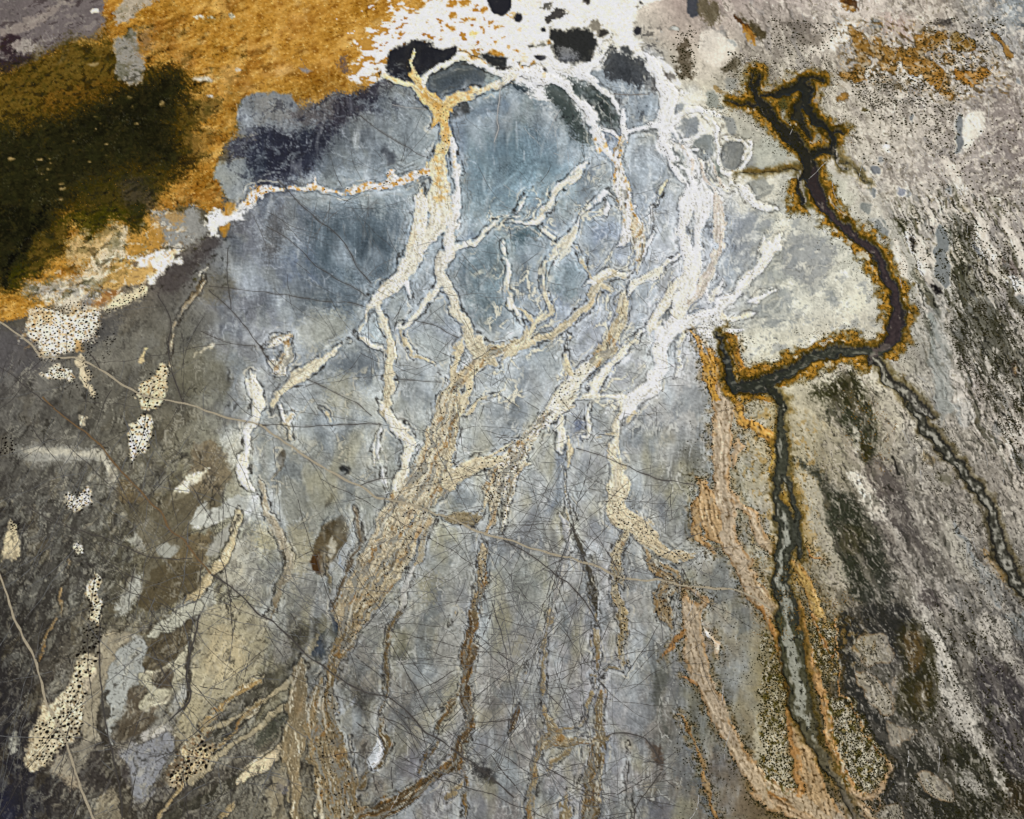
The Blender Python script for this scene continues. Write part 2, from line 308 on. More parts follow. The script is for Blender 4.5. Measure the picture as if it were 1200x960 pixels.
# top centre: white salt sheet with orange flakes
poly(None, WH, 6, [520,-90, 830,-90, 800,-20, 765,5, 750,8, 740,20, 752,60, 790,75, 800,110, 835,125, 850,150, 850,175, 800,200, 770,180, 770,150, 760,120, 700,110, 690,150, 640,115, 600,105, 590,84, 560,70, 520,64, 505,60, 478,52, 470,62, 452,88, 430,105, 402,88, 430,62, 405,50, 440,40, 425,30, 470,25, 450,10, 500,12, 490,-8], rsc=7, rough=14, oid=2, rr=1.6)
over(C, (206,198,188), (K==2)*.45*ss(.0, .7, N(14, 65, 2, 20, 4))*ss(560, 680, U)); over(C, (196,186,174), (K==2)*.5*np.clip(1-np.abs(N(10, 668, 2.2, 15, 3, UW, VW))/.06, 0, 1)); over(C, (222,214,204), (K==2)*.5*ss(.2, .5, N(5, 669, 1.5, 10, 3)))
fl = N(9, 66, 1.6, 0, 3)
FLK = ss(.36, .50, fl+.75*ss(520, 410, U+.5*V))*(K == 2)*ss(640, 560, U)*(V < 110)
over(C, OR, .95*FLK)
over(C, WH, (K==3)*ss(.30, .5, N(6, 67, 2.2, -8, 3)+.7*ss(520, 560, U)-.9*ss(460, 340, U))*(V<60)*.85)
for x, y, r in [(1060,50,22),(1010,85,16),(1095,105,18),(1130,138,12),(1130,210,12),(1050,120,8),(1015,157,22),(920,80,26),(920,132,18),(980,10,26),(920,20,36)]:
    poly('10', OR if x != 1015 else (224,200,130), 3, [x-r,y, x-r*.3,y-r*.6, x+r,y-r*.3, x+r*.8,y+r*.4, x-r*.3,y+r*.6], rough=4)
poly('10', OR, 5, [940,215, 1000,240, 1060,290, 1080,320, 1040,300, 980,255], rough=6); poly('10', OR, 4, [1070,250, 1130,235, 1160,255, 1100,262], rough=5)
for x, y, r in [(160,195,14),(25,232,12),(58,318,14),(103,312,12),(5,285,6),(112,355,5),(40,300,6)]:
    poly('20', OR, 3, [x-r,y, x,y-r, x+r,y, x,y+r*.8], rough=3)
# black wet pools in the salt and the dark heads of the mud basins
POOL = (46,42,46)
def pool(t, pts, col=POOL, soft=3): 
    global npool; npool += 1; poly(t, col, soft, pts, rough=2.2, oid=100+npool, warp=.5)
npool = 0
pool('10', [1080,0, 1100,-20, 1190,-20, 1200,10, 1190,50, 1150,80, 1110,60, 1090,30])
pool('20', [5,85, 30,60, 52,62, 54,90, 30,112, 10,102]); pool('20', [570,140, 588,122, 606,132, 602,158, 585,166])
pool('20', [820,-60, 868,-60, 872,20, 884,70, 860,84, 828,70, 812,50], (85,86,95))
pool('20', [570,28, 585,22, 598,32, 584,40]); pool('20', [596,12, 612,6, 620,16, 604,22])
pool('20', [136,325, 155,318, 170,340, 150,350]); pool('20', [96,265, 120,260, 160,268, 150,280, 128,292]); pool('20', [70,210, 95,208, 94,220, 76,220]); pool('20', [134,130, 150,132, 156,150, 142,150])
poly('20', (70,68,70), 5, [160,110, 150,90, 180,60, 220,35, 240,50, 240,80, 200,95, 180,120], rough=9, op=.9)
poly('20', (80,78,78), 4, [125,30, 190,5, 200,18, 140,42], rough=8, op=.8); poly('20', (74,70,70), 4, [320,-5, 380,-10, 380,10, 340,14], rough=3)
poly('20', (70,72,71), 5, [60,208, 170,195, 190,205, 80,225], rough=7, op=.6)
poly('20', (58,59,60), 6, [175,130, 250,150, 290,140, 360,140, 408,190, 390,245, 330,300, 250,295, 190,250, 172,200], rough=5)
poly('20', (130,131,136), 8, [205,225, 250,210, 300,240, 305,285, 240,285, 210,260], rough=4)
poly('20', (120,114,106), 5, [330,110, 400,100, 440,130, 430,170, 380,150], rough=8, op=.8); poly('20', (78,76,76), 5, [400,130, 440,130, 440,155, 410,170], rough=4)
poly('20', (83,91,88), 10, [140,395, 250,365, 400,400, 470,440, 505,500, 505,600, 470,615, 420,590, 360,500, 300,440, 290,500, 370,620, 370,700, 300,650, 240,570, 190,500], rough=6)
poly('20', (67,75,72), 8, [330,400, 420,420, 470,470, 480,560, 420,560, 370,490], rough=8, op=.7)
poly('20', (74,83,88), 8, [-60,380, 60,390, 110,430, 60,450, -60,410], rough=4)
poly('20', (156,164,170), 5, [350,330, 430,310, 560,350, 690,440, 690,560, 620,598, 560,595, 525,540, 515,460, 440,410, 370,385], rough=3)
poly('20', (85,87,90), 8, [430,225, 465,200, 500,255, 600,275, 640,290, 655,370, 700,395, 698,440, 655,440, 580,390, 500,375, 450,360, 415,310], rough=8)
poly('20', (93,95,97), 5, [495,225, 540,210, 568,240, 560,270, 510,260], rough=3)
poly('20', (104,100,98), 5, [640,385, 700,390, 700,430, 650,450], rough=4, op=.8); poly('20', (96,90,88), 6, [705,345, 740,330, 760,370, 730,405, 708,390], rough=6, op=.7)
poly('10', (44,45,54), 6, [595,320, 640,230, 720,190, 820,190, 830,205, 800,230, 940,215, 942,262, 880,290, 800,335, 770,345, 730,400, 660,365, 600,345], rough=5)
poly('10', (88,95,101), 6, [800,390, 830,340, 940,290, 1020,280, 1090,340, 1060,400, 980,430, 880,455, 820,440], rough=3, rim=((30,34,40),.6))
poly('10', (53,55,58), 5, [1045,250, 1170,260, 1185,310, 1140,345, 1080,290], rough=3)
poly('10', (62,62,62), 6, [905,540, 940,490, 1000,475, 1005,500, 960,545, 915,560], rough=4, op=.9)
# white ground with grey islands, right of centre
poly('20', (226,222,212), 16, [700,400, 900,430, 1000,520, 1060,660, 1240,820, 1240,1000, 780,1000, 840,860, 760,770, 680,620], op=.72, rough=8)
for c, q in [((152,156,160), [750,560, 755,510, 795,470, 812,490, 800,530, 765,565]), ((140,144,148), [775,590, 830,550, 880,550, 890,590, 860,630, 825,660, 780,610]), ((142,146,150), [750,625, 790,625, 810,670, 795,695, 750,650]),
             ((138,143,144), [845,700, 860,650, 930,620, 960,660, 950,720, 900,770, 860,730]), ((130,133,136), [985,660, 1060,660, 1095,710, 1090,760, 1020,810, 965,750]), ((150,153,156), [990,560, 960,540, 1050,560, 1060,610, 1020,640, 985,600]),
             ((132,136,133), [740,680, 800,750, 830,820, 835,850, 790,800, 745,740]), ((158,160,159), [1080,870, 1180,830, 1240,900, 1150,940, 1090,920]), ((152,155,158), [1110,740, 1200,700, 1240,740, 1200,790, 1100,810]),
             ((150,154,151), [905,440, 960,430, 985,520, 930,510]), ((152,152,150), [990,370, 1050,360, 1060,420, 1000,410]), ((140,146,140), [930,740, 960,760, 1010,860, 980,850]), ((150,152,148), [890,770, 920,790, 960,860, 930,850]), ((140,140,140), [870,880, 920,900, 900,930, 870,910])]:
    poly('20', c, 3.5, q, rough=3)
poly('20', (139,141,144), 7, [940,130, 1010,160, 1020,210, 960,190, 930,250, 890,240, 900,190], rough=10, op=.6); poly('20', (191,193,195), 3, [740,140, 755,124, 778,135, 765,150], rough=3, rim=((110,106,100),.7))
poly('20', (208,200,192), 14, [840,250, 1000,240, 980,330, 900,400, 860,330], op=.7)
# blue basin on the right inside the river bend
poly('21', (156,160,166), 10, [1030,60, 1200,20, 1240,200, 1160,260, 1080,330, 1000,400, 960,440, 930,390, 990,310, 1010,200], rough=5)
poly('31', (166,171,172), 12, [-60,60, 60,180, 160,260, 120,380, 0,340], op=.6, rough=7); poly('31', (149,152,159), 14, [40,130, 200,130, 330,200, 280,330, 200,400, 80,330, 40,220], op=.75, rough=10)
poly('31', (149,155,161), 10, [-60,400, 60,380, 120,440, 100,560, 0,600, -60,560], op=.7, rough=8); poly('31', (151,155,156), 8, [270,400, 320,400, 330,470, 290,490], op=.8, rough=5)
poly('31', (230,228,216), 7, [10,375, 100,360, 170,380, 60,395], rough=6, op=.8); poly('31', (224,224,214), 10, [120,440, 180,430, 220,490, 150,510], rough=7, op=.8); poly('31', (232,230,222), 5, [355,310, 380,305, 385,335, 360,340], rough=4)
poly('31', (232,228,216), 12, [60,20, 120,100, 60,190, -20,230, 20,150], rough=8, op=.8); poly('31', (224,222,208), 14, [350,430, 440,380, 480,480, 420,560, 340,500], rough=9, op=.65); poly('21', (226,224,214), 10, [1100,600, 1240,560, 1240,680, 1140,720, 1080,660], rough=8, op=.6)
# right: slate ponds, white crust streaks, dark streaky scrub bottoms
SL = (139,143,144)
for q, c in [([780,120, 815,85, 850,130, 860,240, 850,340, 820,390, 790,330, 780,220], (140,145,146)), ([490,70, 520,60, 570,110, 560,140, 510,110], SL), ([430,0, 480,-20, 470,40, 440,20], SL), ([740,500, 790,520, 830,640, 860,780, 880,980, 800,980, 770,800], (156,164,164)),
             ([960,180, 990,180, 1010,250, 980,240], SL), ([1160,430, 1200,420, 1240,480, 1180,470], (142,146,150)), ([1125,370, 1140,380, 1135,400, 1122,395], SL)]:
    poly('31', c, 4, q, rough=3, rim=((228,222,216), .4))
poly('31', (228,220,214), 6, [630,80, 680,130, 700,230, 690,260, 640,180], rough=4, op=.9); poly('31', (230,222,216), 5, [690,200, 740,240, 740,340, 690,330], rough=4)
poly('31', (206,198,192), 10, [790,540, 810,520, 840,700, 900,860, 960,980, 880,980, 830,760], rough=6, op=.85); poly('31', (232,224,220), 6, [1000,650, 1080,690, 1130,760, 1180,820, 1150,850, 1060,780], rough=5, op=.8)
poly('31', (224,218,214), 5, [960,40, 985,100, 1040,290, 1020,290, 960,130], rough=4, op=.9); poly('31', (226,216,210), 6, [1080,330, 1130,320, 1240,390, 1240,460, 1140,400], rough=4); poly('31', (112,100,98), 7, [1080,240, 1160,270, 1240,330, 1240,360, 1130,320, 1090,290], rough=5, op=.8)
poly('31', (226,222,214), 5, [820,310, 840,330, 850,420, 830,380], rough=3); poly('31', (222,214,206), 6, [940,300, 980,330, 980,380, 950,370], rough=4, op=.8)
poly('31', (62,64,44), 24, [850,60, 920,60, 950,230, 1000,380, 1100,560, 1240,700, 1240,1000, 1150,900, 1050,800, 950,640, 870,480, 840,350], rough=14, rr=3, ra=62, op=.55)
poly('31', (64,64,50), 16, [840,540, 900,560, 960,700, 1060,860, 1100,980, 1000,960, 900,760, 850,620], rough=12, rr=3, ra=60, op=.75)
poly('31', (176,164,160), 14, [880,700, 960,720, 1060,900, 1000,960, 900,880], rough=8, op=.8)
poly('31', (60,44,32), 4, [1135,740, 1170,730, 1185,790, 1150,810], rough=3); poly('31', (178,130,60), 3, [1150,760, 1170,755, 1172,785, 1156,790])
poly('31', (70,62,36), 8, [1160,860, 1240,840, 1240,960, 1190,930], rough=8, op=.8)
poly('31', (34,30,32), 4, [655,150, 670,140, 700,220, 690,225], rough=3); poly('31', (34,30,32), 4, [728,330, 745,325, 800,410, 790,415, 740,360], rough=3)
poly('31', (66,68,42), 7, [600,75, 640,70, 650,140, 620,140], rough=6, op=.8)
# top right
poly('30', (200,190,186), 10, [420,-60, 540,-60, 530,60, 480,130, 430,110], rough=5); poly('30', (214,206,200), 7, [300,130, 340,110, 360,180, 300,230, 240,260, 170,250, 250,200], rough=5)
poly('30', (146,144,146), 7, [290,70, 360,80, 420,180, 380,250, 310,230, 350,180, 300,110], rough=5, op=.7); poly('30', (133,135,137), 5, [475,100, 510,95, 520,140, 480,140], rough=4)
poly('30', (186,166,162), 14, [530,60, 640,70, 700,130, 650,180, 540,150], op=.8); poly('30', (139,146,156), 12, [1040,0, 1240,-60, 1300,120, 1180,150, 1120,60], rough=9, op=.8); poly('30', (194,199,207), 8, [1080,30, 1160,20, 1170,80, 1100,70], rough=8, op=.8)
poly('30', (89,96,104), 6, [1160,100, 1230,90, 1230,150, 1180,145], rough=5, op=.8)
poly('30', (72,68,68), 6, [770,100, 830,80, 880,110, 800,125], rough=7, op=.8)
poly('30', (142,143,148), 4, [875,580, 890,540, 925,545, 930,620, 915,720, 890,720, 875,640], rough=3, rim=((230,224,220),.7))
poly('30', (226,220,216), 7, [930,560, 1000,550, 1030,590, 1000,640, 950,620, 940,720, 915,730, 925,640], rough=6, op=.85)
for x, y, r in [(652,905,20),(603,900,12),(525,750,18),(476,776,9),(490,895,20),(445,800,28),(475,850,22),(680,560,20),(850,785,14),(560,690,24),(850,890,20),(1070,935,16),(1180,630,18),(1170,378,22)]:
    poly('30', (228,224,220) if x in (560,1180,1070) else (143,146,153), 3, [x-r*.7,y-r*.5, x,y-r, x+r*.6,y, x+r*.4,y+r, x-r*.4,y+r*.7], rough=3, rim=((228,222,216),.8))
poly('30', (222,218,216), 8, [830,850, 900,830, 950,890, 930,920, 860,900], rough=7, op=.8)
poly('30', (132,122,124), 30, [980,470, 1200,440, 1260,800, 1100,820, 1000,640], op=.45, rough=10)
poly('30', (112,104,98), 10, [40,100, 160,90, 270,180, 240,220, 150,190], rough=12, op=.55)
# orange-brown crusts, top right
for q in ([395,125, 430,130, 460,220, 500,240, 510,265, 450,270, 430,230], [470,160, 560,230, 640,235, 700,215, 690,160, 740,150, 820,165, 800,200, 700,250, 620,265, 540,240, 480,200], [540,270, 600,280, 600,320, 560,340, 530,310],
          [675,290, 730,275, 790,310, 800,340, 850,350, 850,450, 820,430, 780,380, 690,360], [340,330, 450,330, 455,370, 400,385, 340,360], [880,340, 930,335, 990,350, 960,370, 930,405, 900,390], [970,320, 1020,315, 1050,350, 1000,350],
          [820,250, 870,260, 860,310, 830,290], [1050,140, 1090,170, 1080,190, 1050,170], [1120,240, 1150,260, 1130,280], [325,455, 370,455, 360,475, 330,470], [340,0, 380,10, 410,50, 380,50, 345,20], [880,170, 960,190, 980,240, 900,240], [840,410, 880,430, 860,470, 835,450], [300,330, 130,340, 160,360, 230,350]):
    poly('30', (158,116,52), 4, q, rough=5, op=.9, rim=((70,54,26),.7))
poly('20', (180,136,56), 4, [1070,110, 1140,150, 1140,190, 1090,180], rough=8, op=.8); poly('20', (74,66,44), 6, [1040,70, 1100,90, 1180,150, 1200,190, 1130,160], rough=8, op=.8); poly('20', (96,88,66), 7, [880,0, 980,20, 990,90, 900,110, 870,60], rough=12, op=.7)
poly('20', (84,74,60), 6, [790,200, 820,160, 840,200, 830,260, 860,360, 780,375, 770,290], rough=9, op=.7); poly('20', (88,80,64), 6, [1000,260, 1110,290, 1060,330, 960,340], rough=12, op=.7)
# marshy head of the river, with ochre edges
0 and poly('20', (176,128,44), 7, [1070,360, 1150,310, 1240,340, 1280,620, 1130,630, 1060,600, 1040,560, 970,500, 980,440, 1060,420], rough=9)
0 and poly('20', (52,50,24), 7, [1130,330, 1200,330, 1260,420, 1260,560, 1170,530, 1100,480, 1060,450, 1130,420], rough=10, op=.9)
0 and poly('30', (174,128,46), 6, [-60,400, 130,330, 240,350, 280,430, 240,490, 290,520, 340,640, 400,690, 290,700, 240,690, 160,640, 60,570, 0,520, -60,560], rough=5)
poly('30', (92,90,58), 6, [0,455, 110,430, 130,370, 190,370, 200,480, 250,560, 310,620, 290,690, 260,600, 150,520, 60,510, 0,480], rough=5)
poly('30', (150,148,138), 6, [60,520, 120,510, 210,570, 280,650, 200,670, 140,610], rough=6, op=.8)
poly('30', (184,176,160), 5, [250,530, 300,540, 320,570, 280,570], rough=5, op=.8)
0 and poly('30', (180,134,48), 6, [-40,600, 60,620, 140,680, 160,740, 120,790, 0,830, -60,820], rough=4); poly('30', (176,178,172), 6, [-60,640, 40,650, 110,720, 80,760, 0,790, -60,790], rough=4)
0 and poly('30', (178,132,48), 5, [-40,850, 100,790, 130,830, 130,980, 80,980, 110,860, 0,880], rough=3)
poly('30', (96,90,44), 5, [170,890, 210,880, 260,980, 150,980], rough=4); 0 and poly('30', (176,132,48), 5, [215,760, 250,715, 330,800, 380,830, 290,810, 330,940, 380,1000, 290,990, 240,900], rough=4)
poly('30', (190,190,180), 7, [270,760, 320,840, 380,880, 430,980, 340,960, 300,880], rough=6, op=.7)
# dark scrub hollows of the lower right
GR = (70,72,64)
poly('31', (78,78,58), 16, [180,880, 290,830, 400,770, 460,830, 500,960, 520,1100, 460,1160, 400,1040, 300,980], rough=10)
poly('31', (58,56,32), 14, [270,850, 400,780, 440,900, 380,960, 290,930], rough=9, op=.7)
poly('32', (74,76,62), 12, [240,-20, 460,0, 500,100, 520,200, 470,260, 430,180, 360,110, 300,60], rough=9); poly('32', (70,66,34), 8, [430,160, 500,170, 480,240, 440,240], rough=6, op=.8)
poly('32', (226,220,212), 5, [370,50, 410,90, 440,170, 420,220, 380,220, 430,160, 390,100], rough=4, op=.7)
poly('32', (78,80,72), 12, [90,230, 200,250, 290,340, 420,420, 480,500, 560,700, 600,800, 560,960, 380,880, 340,700, 300,540, 280,420, 200,300], rough=9)
poly('32', (100,92,92), 14, [430,240, 560,240, 640,380, 700,560, 780,720, 700,760, 640,780, 560,640, 500,480], rough=10, op=.8)
poly('32', (58,58,36), 10, [330,560, 440,560, 470,640, 380,700, 340,640], rough=8, op=.7); poly('32', (150,112,40), 3, [390,580, 415,575, 410,605, 392,600])
poly('32', (212,206,198), 8, [380,280, 480,340, 550,470, 560,520, 490,500, 430,420, 380,360], rough=6); poly('32', (204,198,190), 6, [545,500, 600,560, 610,640, 570,600], rough=5, op=.8)
poly('32', (188,182,170), 9, [760,620, 860,500, 900,620, 1010,790, 980,830, 870,740, 820,680], rough=5, op=.8); poly('32', (148,154,158), 5, [860,520, 880,510, 900,600, 960,680, 1050,760, 1100,860, 1050,920, 990,870, 1010,800, 930,700, 890,600], rough=3)
poly('32', (154,160,164), 5, [860,-40, 940,-40, 965,70, 930,90, 880,50], rough=4); poly('32', (136,145,155), 6, [1140,190, 1180,210, 1240,300, 1160,240], rough=5, op=.8); poly('32', (125,134,140), 3, [1055,130, 1072,130, 1070,165, 1058,150])
poly('32', (180,128,48), 8, [1000,640, 1040,660, 1140,800, 1120,830, 1050,740], rough=7, op=.85); poly('32', (160,130,70), 7, [720,190, 790,220, 780,260, 720,230], rough=7, op=.6); poly('32', (96,94,60), 7, [800,290, 860,320, 860,350, 810,330], rough=5, op=.7)
poly('32', (196,186,180), 9, [680,760, 780,770, 900,900, 820,980, 740,980, 680,860], rough=8, op=.7); poly('32', (88,78,80), 8, [700,850, 790,830, 830,920, 780,960, 700,940], rough=8, op=.8); poly('32', (123,126,133), 9, [850,790, 960,850, 980,960, 880,940], rough=8, op=.6)
poly('32', (206,196,188), 6, [1040,880, 1120,890, 1120,930, 1060,930], rough=5, op=.8)
poly('32', (206,200,186), 6, [140,300, 240,330, 280,440, 320,620, 400,820, 300,860, 200,680, 170,540, 160,400], rough=5, op=.6); poly('32', (196,166,110), 6, [100,300, 150,310, 200,560, 250,690, 190,680, 150,560], rough=8, op=.65)
poly('33', (70,70,68), 9, [330,-40, 640,-60, 700,60, 640,200, 560,260, 520,180, 420,110, 380,110, 400,260, 500,440, 560,640, 620,700, 620,860, 700,960, 500,960, 510,840, 570,760, 560,680, 460,520, 340,350, 330,180], rough=5)
poly('33', (74,76,58), 14, [590,20, 700,60, 770,180, 800,380, 760,500, 640,530, 590,430, 640,320, 650,180], rough=8); poly('33', (150,104,40), 9, [640,80, 680,100, 720,220, 680,260, 640,180], rough=8, op=.75); poly('33', (104,88,34), 12, [650,330, 740,290, 790,380, 720,420, 650,400], rough=9, op=.6)
poly('33', (66,66,56), 14, [560,600, 700,580, 760,660, 860,780, 900,960, 600,980, 640,860, 570,760], rough=8, op=.85)
poly('33', (60,62,38), 16, [850,580, 1000,640, 1100,760, 1260,760, 1260,1020, 860,1020, 820,800], rough=10, op=.7); poly('33', (96,66,28), 14, [1080,760, 1260,800, 1260,960, 1120,940], rough=9, op=.5)
poly('33', (206,200,192), 9, [760,60, 830,60, 880,300, 960,480, 1020,660, 960,620, 860,500, 800,400, 770,200], rough=9, rr=2.5, ra=65, op=.85); poly('33', (196,188,178), 8, [960,0, 1100,0, 1150,200, 1240,330, 1180,340, 1060,200], rough=6, op=.8)
poly('33', (88,80,89), 16, [960,220, 1100,220, 1240,330, 1260,780, 1140,740, 1080,560, 1000,380], rough=6, op=.9); poly('33', (200,194,188), 8, [860,680, 900,740, 1000,760, 1060,900, 1000,860, 900,800], rough=9, rr=2.5, ra=60, op=.75); poly('33', (130,141,151), 8, [1100,0, 1240,-20, 1240,140, 1160,120], rough=7, op=.7)
poly('33', (92,84,78), 7, [1060,200, 1090,200, 1150,290, 1130,310], rough=5, op=.8)
poly('33', (58,62,28), 4, [1020,420, 1045,415, 1065,440, 1055,500, 1030,495], rough=3); poly('33', (178,172,162), 7, [480,530, 520,560, 510,590, 490,560], rough=5, op=.6)
for q in ([380,110, 440,110, 510,180, 500,220, 430,220, 400,170], [410,280, 460,290, 560,330, 600,400, 590,470, 530,480, 480,380], [550,530, 640,540, 700,560, 640,600, 600,620, 560,590], [700,740, 740,730, 800,800, 870,870, 800,870, 730,830], [550,900, 600,870, 660,920, 660,1000, 540,1000], [590,280, 650,290, 640,350, 600,360]):
    poly('33', (166,154,132), 5, q, rough=5, rim=((172,128,76),.8))
poly('33', (190,184,166), 5, [290,400, 340,400, 440,520, 540,680, 550,770, 480,830, 410,840, 340,740, 300,620], rough=4); poly('33', (196,188,166), 6, [-60,380, 60,380, 70,560, 120,740, 120,830, 60,840, 0,790, -60,760], rough=5)
poly('33', (160,150,122), 9, [-60,120, 60,160, 80,380, 90,540, 40,560, -60,540], rough=7, op=.85); poly('33', (168,156,124), 6, [170,30, 330,30, 330,160, 310,330, 240,300, 200,200], rough=6, op=.7); poly('33', (214,208,190), 4, [255,50, 300,60, 300,120, 270,110], rough=3)
# left: salt patches, brown films, bluish ghosts
poly('01', (214,204,188), 14, [110,380, 300,370, 400,300, 480,200, 560,110, 600,100, 620,200, 590,240, 520,300, 480,380, 420,420, 380,500, 300,480, 200,440, 120,410], rough=9, op=.9)
poly('01', (156,154,154), 14, [110,370, 260,360, 400,360, 440,400, 380,440, 240,430, 140,420], rough=8, op=.75); poly('01', (206,186,150), 12, [300,180, 400,120, 420,180, 480,110, 590,90, 560,170, 430,260, 330,300], rough=9, op=.65)
poly('01', (146,146,147), 10, [700,40, 760,20, 850,60, 900,-20, 940,60, 980,120, 930,170, 850,190, 780,200, 740,120], rough=5); poly('01', (186,150,96), 8, [760,40, 850,20, 870,90, 800,100], rough=8, op=.8)
poly('01', (190,144,70), 9, [600,150, 640,60, 700,40, 750,110, 770,190, 720,230, 650,240, 600,230], rough=6); poly('01', (62,60,26), 10, [610,-20, 670,-20, 680,120, 650,160, 620,120], rough=8, op=.85)
poly('01', WH, 5, [590,250, 680,240, 770,205, 850,210, 820,250, 860,260, 850,285, 790,290, 740,350, 710,385, 680,360, 700,300, 640,270], rough=6); poly('01', (205,196,184), 7, [720,235, 760,245, 750,280, 720,270], rough=4, op=.6)
poly('01', (196,160,98), 6, [490,330, 560,270, 640,290, 700,280, 710,310, 680,370, 590,380, 510,400, 490,360], rough=6)
poly('01', (164,112,60), 7, [410,450, 500,400, 580,400, 500,460, 420,480], rough=6, op=.8); poly('01', (134,132,132), 8, [400,440, 480,370, 500,400, 430,450, 390,500], rough=5)
poly('01', (208,196,168), 5, [490,470, 590,410, 680,380, 700,400, 640,450, 540,495, 500,500], rough=7)
poly('01', (226,216,200), 7, [140,480, 340,500, 400,500, 460,480, 460,560, 440,640, 380,640, 345,690, 300,700, 210,715, 150,650, 120,580], rough=6, oid=21)
poly('01', (188,150,96), 6, [345,640, 385,630, 390,690, 350,700], rough=5, op=.8); poly('01', (190,152,98), 8, [140,500, 260,500, 200,540, 140,600], rough=9, op=.5)
poly('01', (200,186,160), 4, [355,715, 400,715, 420,800, 450,900, 420,900, 380,800], rough=6, op=.9)
poly('01', (222,212,192), 4, [220,765, 260,750, 320,770, 355,810, 330,830, 260,800, 200,805], rough=5, oid=22)
poly('01', (216,200,168), 4, [750,745, 790,750, 790,800, 760,860, 755,950, 700,960, 660,930, 635,900, 650,850, 710,810], rough=6, oid=23); poly('02', (222,208,176), 4, [590,80, 640,50, 680,12, 715,40, 720,120, 690,180, 650,230, 610,250, 600,180, 585,130], rough=5, oid=24)
poly('01', (200,180,140), 3, [650,740, 680,670, 698,670, 680,720, 660,760], rough=3, op=.9); poly('01', (225,215,195), 3, [975,668, 1005,658, 1000,675, 930,700, 920,725, 900,730, 940,690], rough=3)
poly('01', (210,205,196), 3, [945,320, 985,285, 970,310, 940,350, 930,340], rough=2); poly('01', (122,104,76), 5, [940,350, 960,360, 880,470, 860,470, 910,400], rough=3, op=.85)
poly('01', (86,80,82), 14, [720,340, 800,300, 900,250, 960,130, 1030,150, 1000,230, 940,290, 860,380, 740,410], rough=8, op=.75); poly('01', WH, 4, [960,40, 1010,10, 1040,40, 1090,50, 1130,-20, 1200,-30, 1140,60, 1080,90, 1040,100, 1030,150, 980,130, 960,90], rough=6)
poly('01', OR, 4, [1030,20, 1070,-10, 1110,10, 1100,50, 1050,60], rough=4); poly('01', (186,136,56), 4, [1040,110, 1090,80, 1095,110, 1060,155, 1040,145], rough=3)
poly('01', (87,85,91), 14, [-60,560, 60,580, 160,660, 200,720, 180,790, 100,800, -60,760], rough=6, op=.6); poly('01', (81,81,86), 12, [470,500, 600,480, 700,420, 560,540, 500,640, 420,680, 440,600], rough=7, op=.6)
poly('01', (120,112,92), 14, [960,360, 1060,300, 1110,340, 1080,440, 1000,470, 940,430], op=.5); poly('01', (112,108,92), 14, [820,700, 960,640, 1100,760, 1080,860, 900,900, 820,820], op=.45)
poly('02', (150,150,148), 10, [60,170, 200,175, 400,190, 470,180, 520,220, 540,260, 545,300, 540,370, 515,375, 510,300, 470,240, 380,240, 250,240, 160,260, 60,215], rough=6, op=.6); poly('02', (206,198,178), 5, [100,185, 250,185, 400,200, 490,185, 535,240, 540,300, 530,370, 515,330, 500,260, 420,215, 250,215, 110,200], rough=6, op=.32)
poly('02', (220,206,180), 4, [370,60, 395,15, 405,60, 385,75], rough=4); poly('02', (214,204,180), 4, [300,400, 340,395, 360,420, 385,370, 425,360, 430,430, 395,470, 350,480, 310,450], rough=5, oid=25)
poly('02', (200,186,156), 4, [30,560, 50,520, 80,560, 95,620, 60,700, 0,710, 30,620], rough=5, op=.9); poly('02', (206,196,172), 3, [345,640, 375,620, 390,650, 365,685], rough=4)
poly('02', (204,192,164), 4, [455,750, 470,790, 460,850, 480,900, 480,1000, 430,1000, 430,900, 385,880, 400,830], rough=5, oid=26)
poly('03', (168,158,142), 6, [485,80, 560,90, 630,90, 560,180, 500,330, 470,420, 410,530, 360,500, 400,300, 450,180], rough=4, op=.9)
poly('03', (192,180,154), 5, [180,400, 260,410, 330,330, 350,260, 400,180, 440,180, 460,230, 400,300, 390,420, 380,520, 330,600, 260,640, 200,720, 130,750, 110,680, 150,560, 190,470], rough=5, oid=27)
poly('03', (150,138,120), 8, [220,680, 330,660, 380,800, 330,830, 250,760], rough=6, op=.8); poly('03', (160,160,154), 4, [40,600, 75,540, 100,590, 50,670], rough=4); poly('03', (206,196,172), 3, [395,580, 430,560, 465,580, 440,600, 405,600], rough=3)
poly('02', (106,96,80), 6, [880,200, 1000,140, 1060,220, 1100,260, 1040,400, 1000,470, 960,440, 900,500, 830,480, 760,440, 800,420, 900,320], rough=6, op=.85); poly('02', (190,184,166), 4, [800,420, 820,370, 880,310, 990,265, 1000,275, 880,360, 830,430], rough=4)
poly('02', (172,174,173), 5, [870,515, 930,480, 965,415, 975,480, 1100,440, 1120,400, 1200,400, 1200,500, 1100,480, 1050,520, 960,540, 920,560], rough=5); poly('02', (168,170,168), 8, [1030,120, 1120,80, 1140,260, 1080,280, 1060,200], rough=7, op=.8)
poly('02', (98,88,70), 6, [800,560, 900,580, 1000,560, 980,640, 960,740, 900,820, 820,900, 700,950, 640,920, 700,820, 780,740], rough=6, op=.85); poly('02', (158,160,156), 6, [600,620, 640,560, 700,500, 720,560, 760,620, 830,620, 830,680, 760,700, 700,680], rough=8, op=.65)
poly('02', (160,162,160), 8, [540,900, 640,780, 760,720, 700,830, 620,920, 560,980], rough=6, op=.8); poly('02', (100,88,68), 5, [550,300, 640,360, 700,440, 560,440, 545,380], rough=6, op=.7)
poly('02', (152,150,142), 6, [1020,800, 1090,640, 1200,560, 1240,900, 1150,880, 1060,830], rough=4, op=.8); poly('02', (152,154,152), 6, [800,940, 900,880, 1000,800, 1030,900, 980,980, 760,980], rough=6, op=.8)
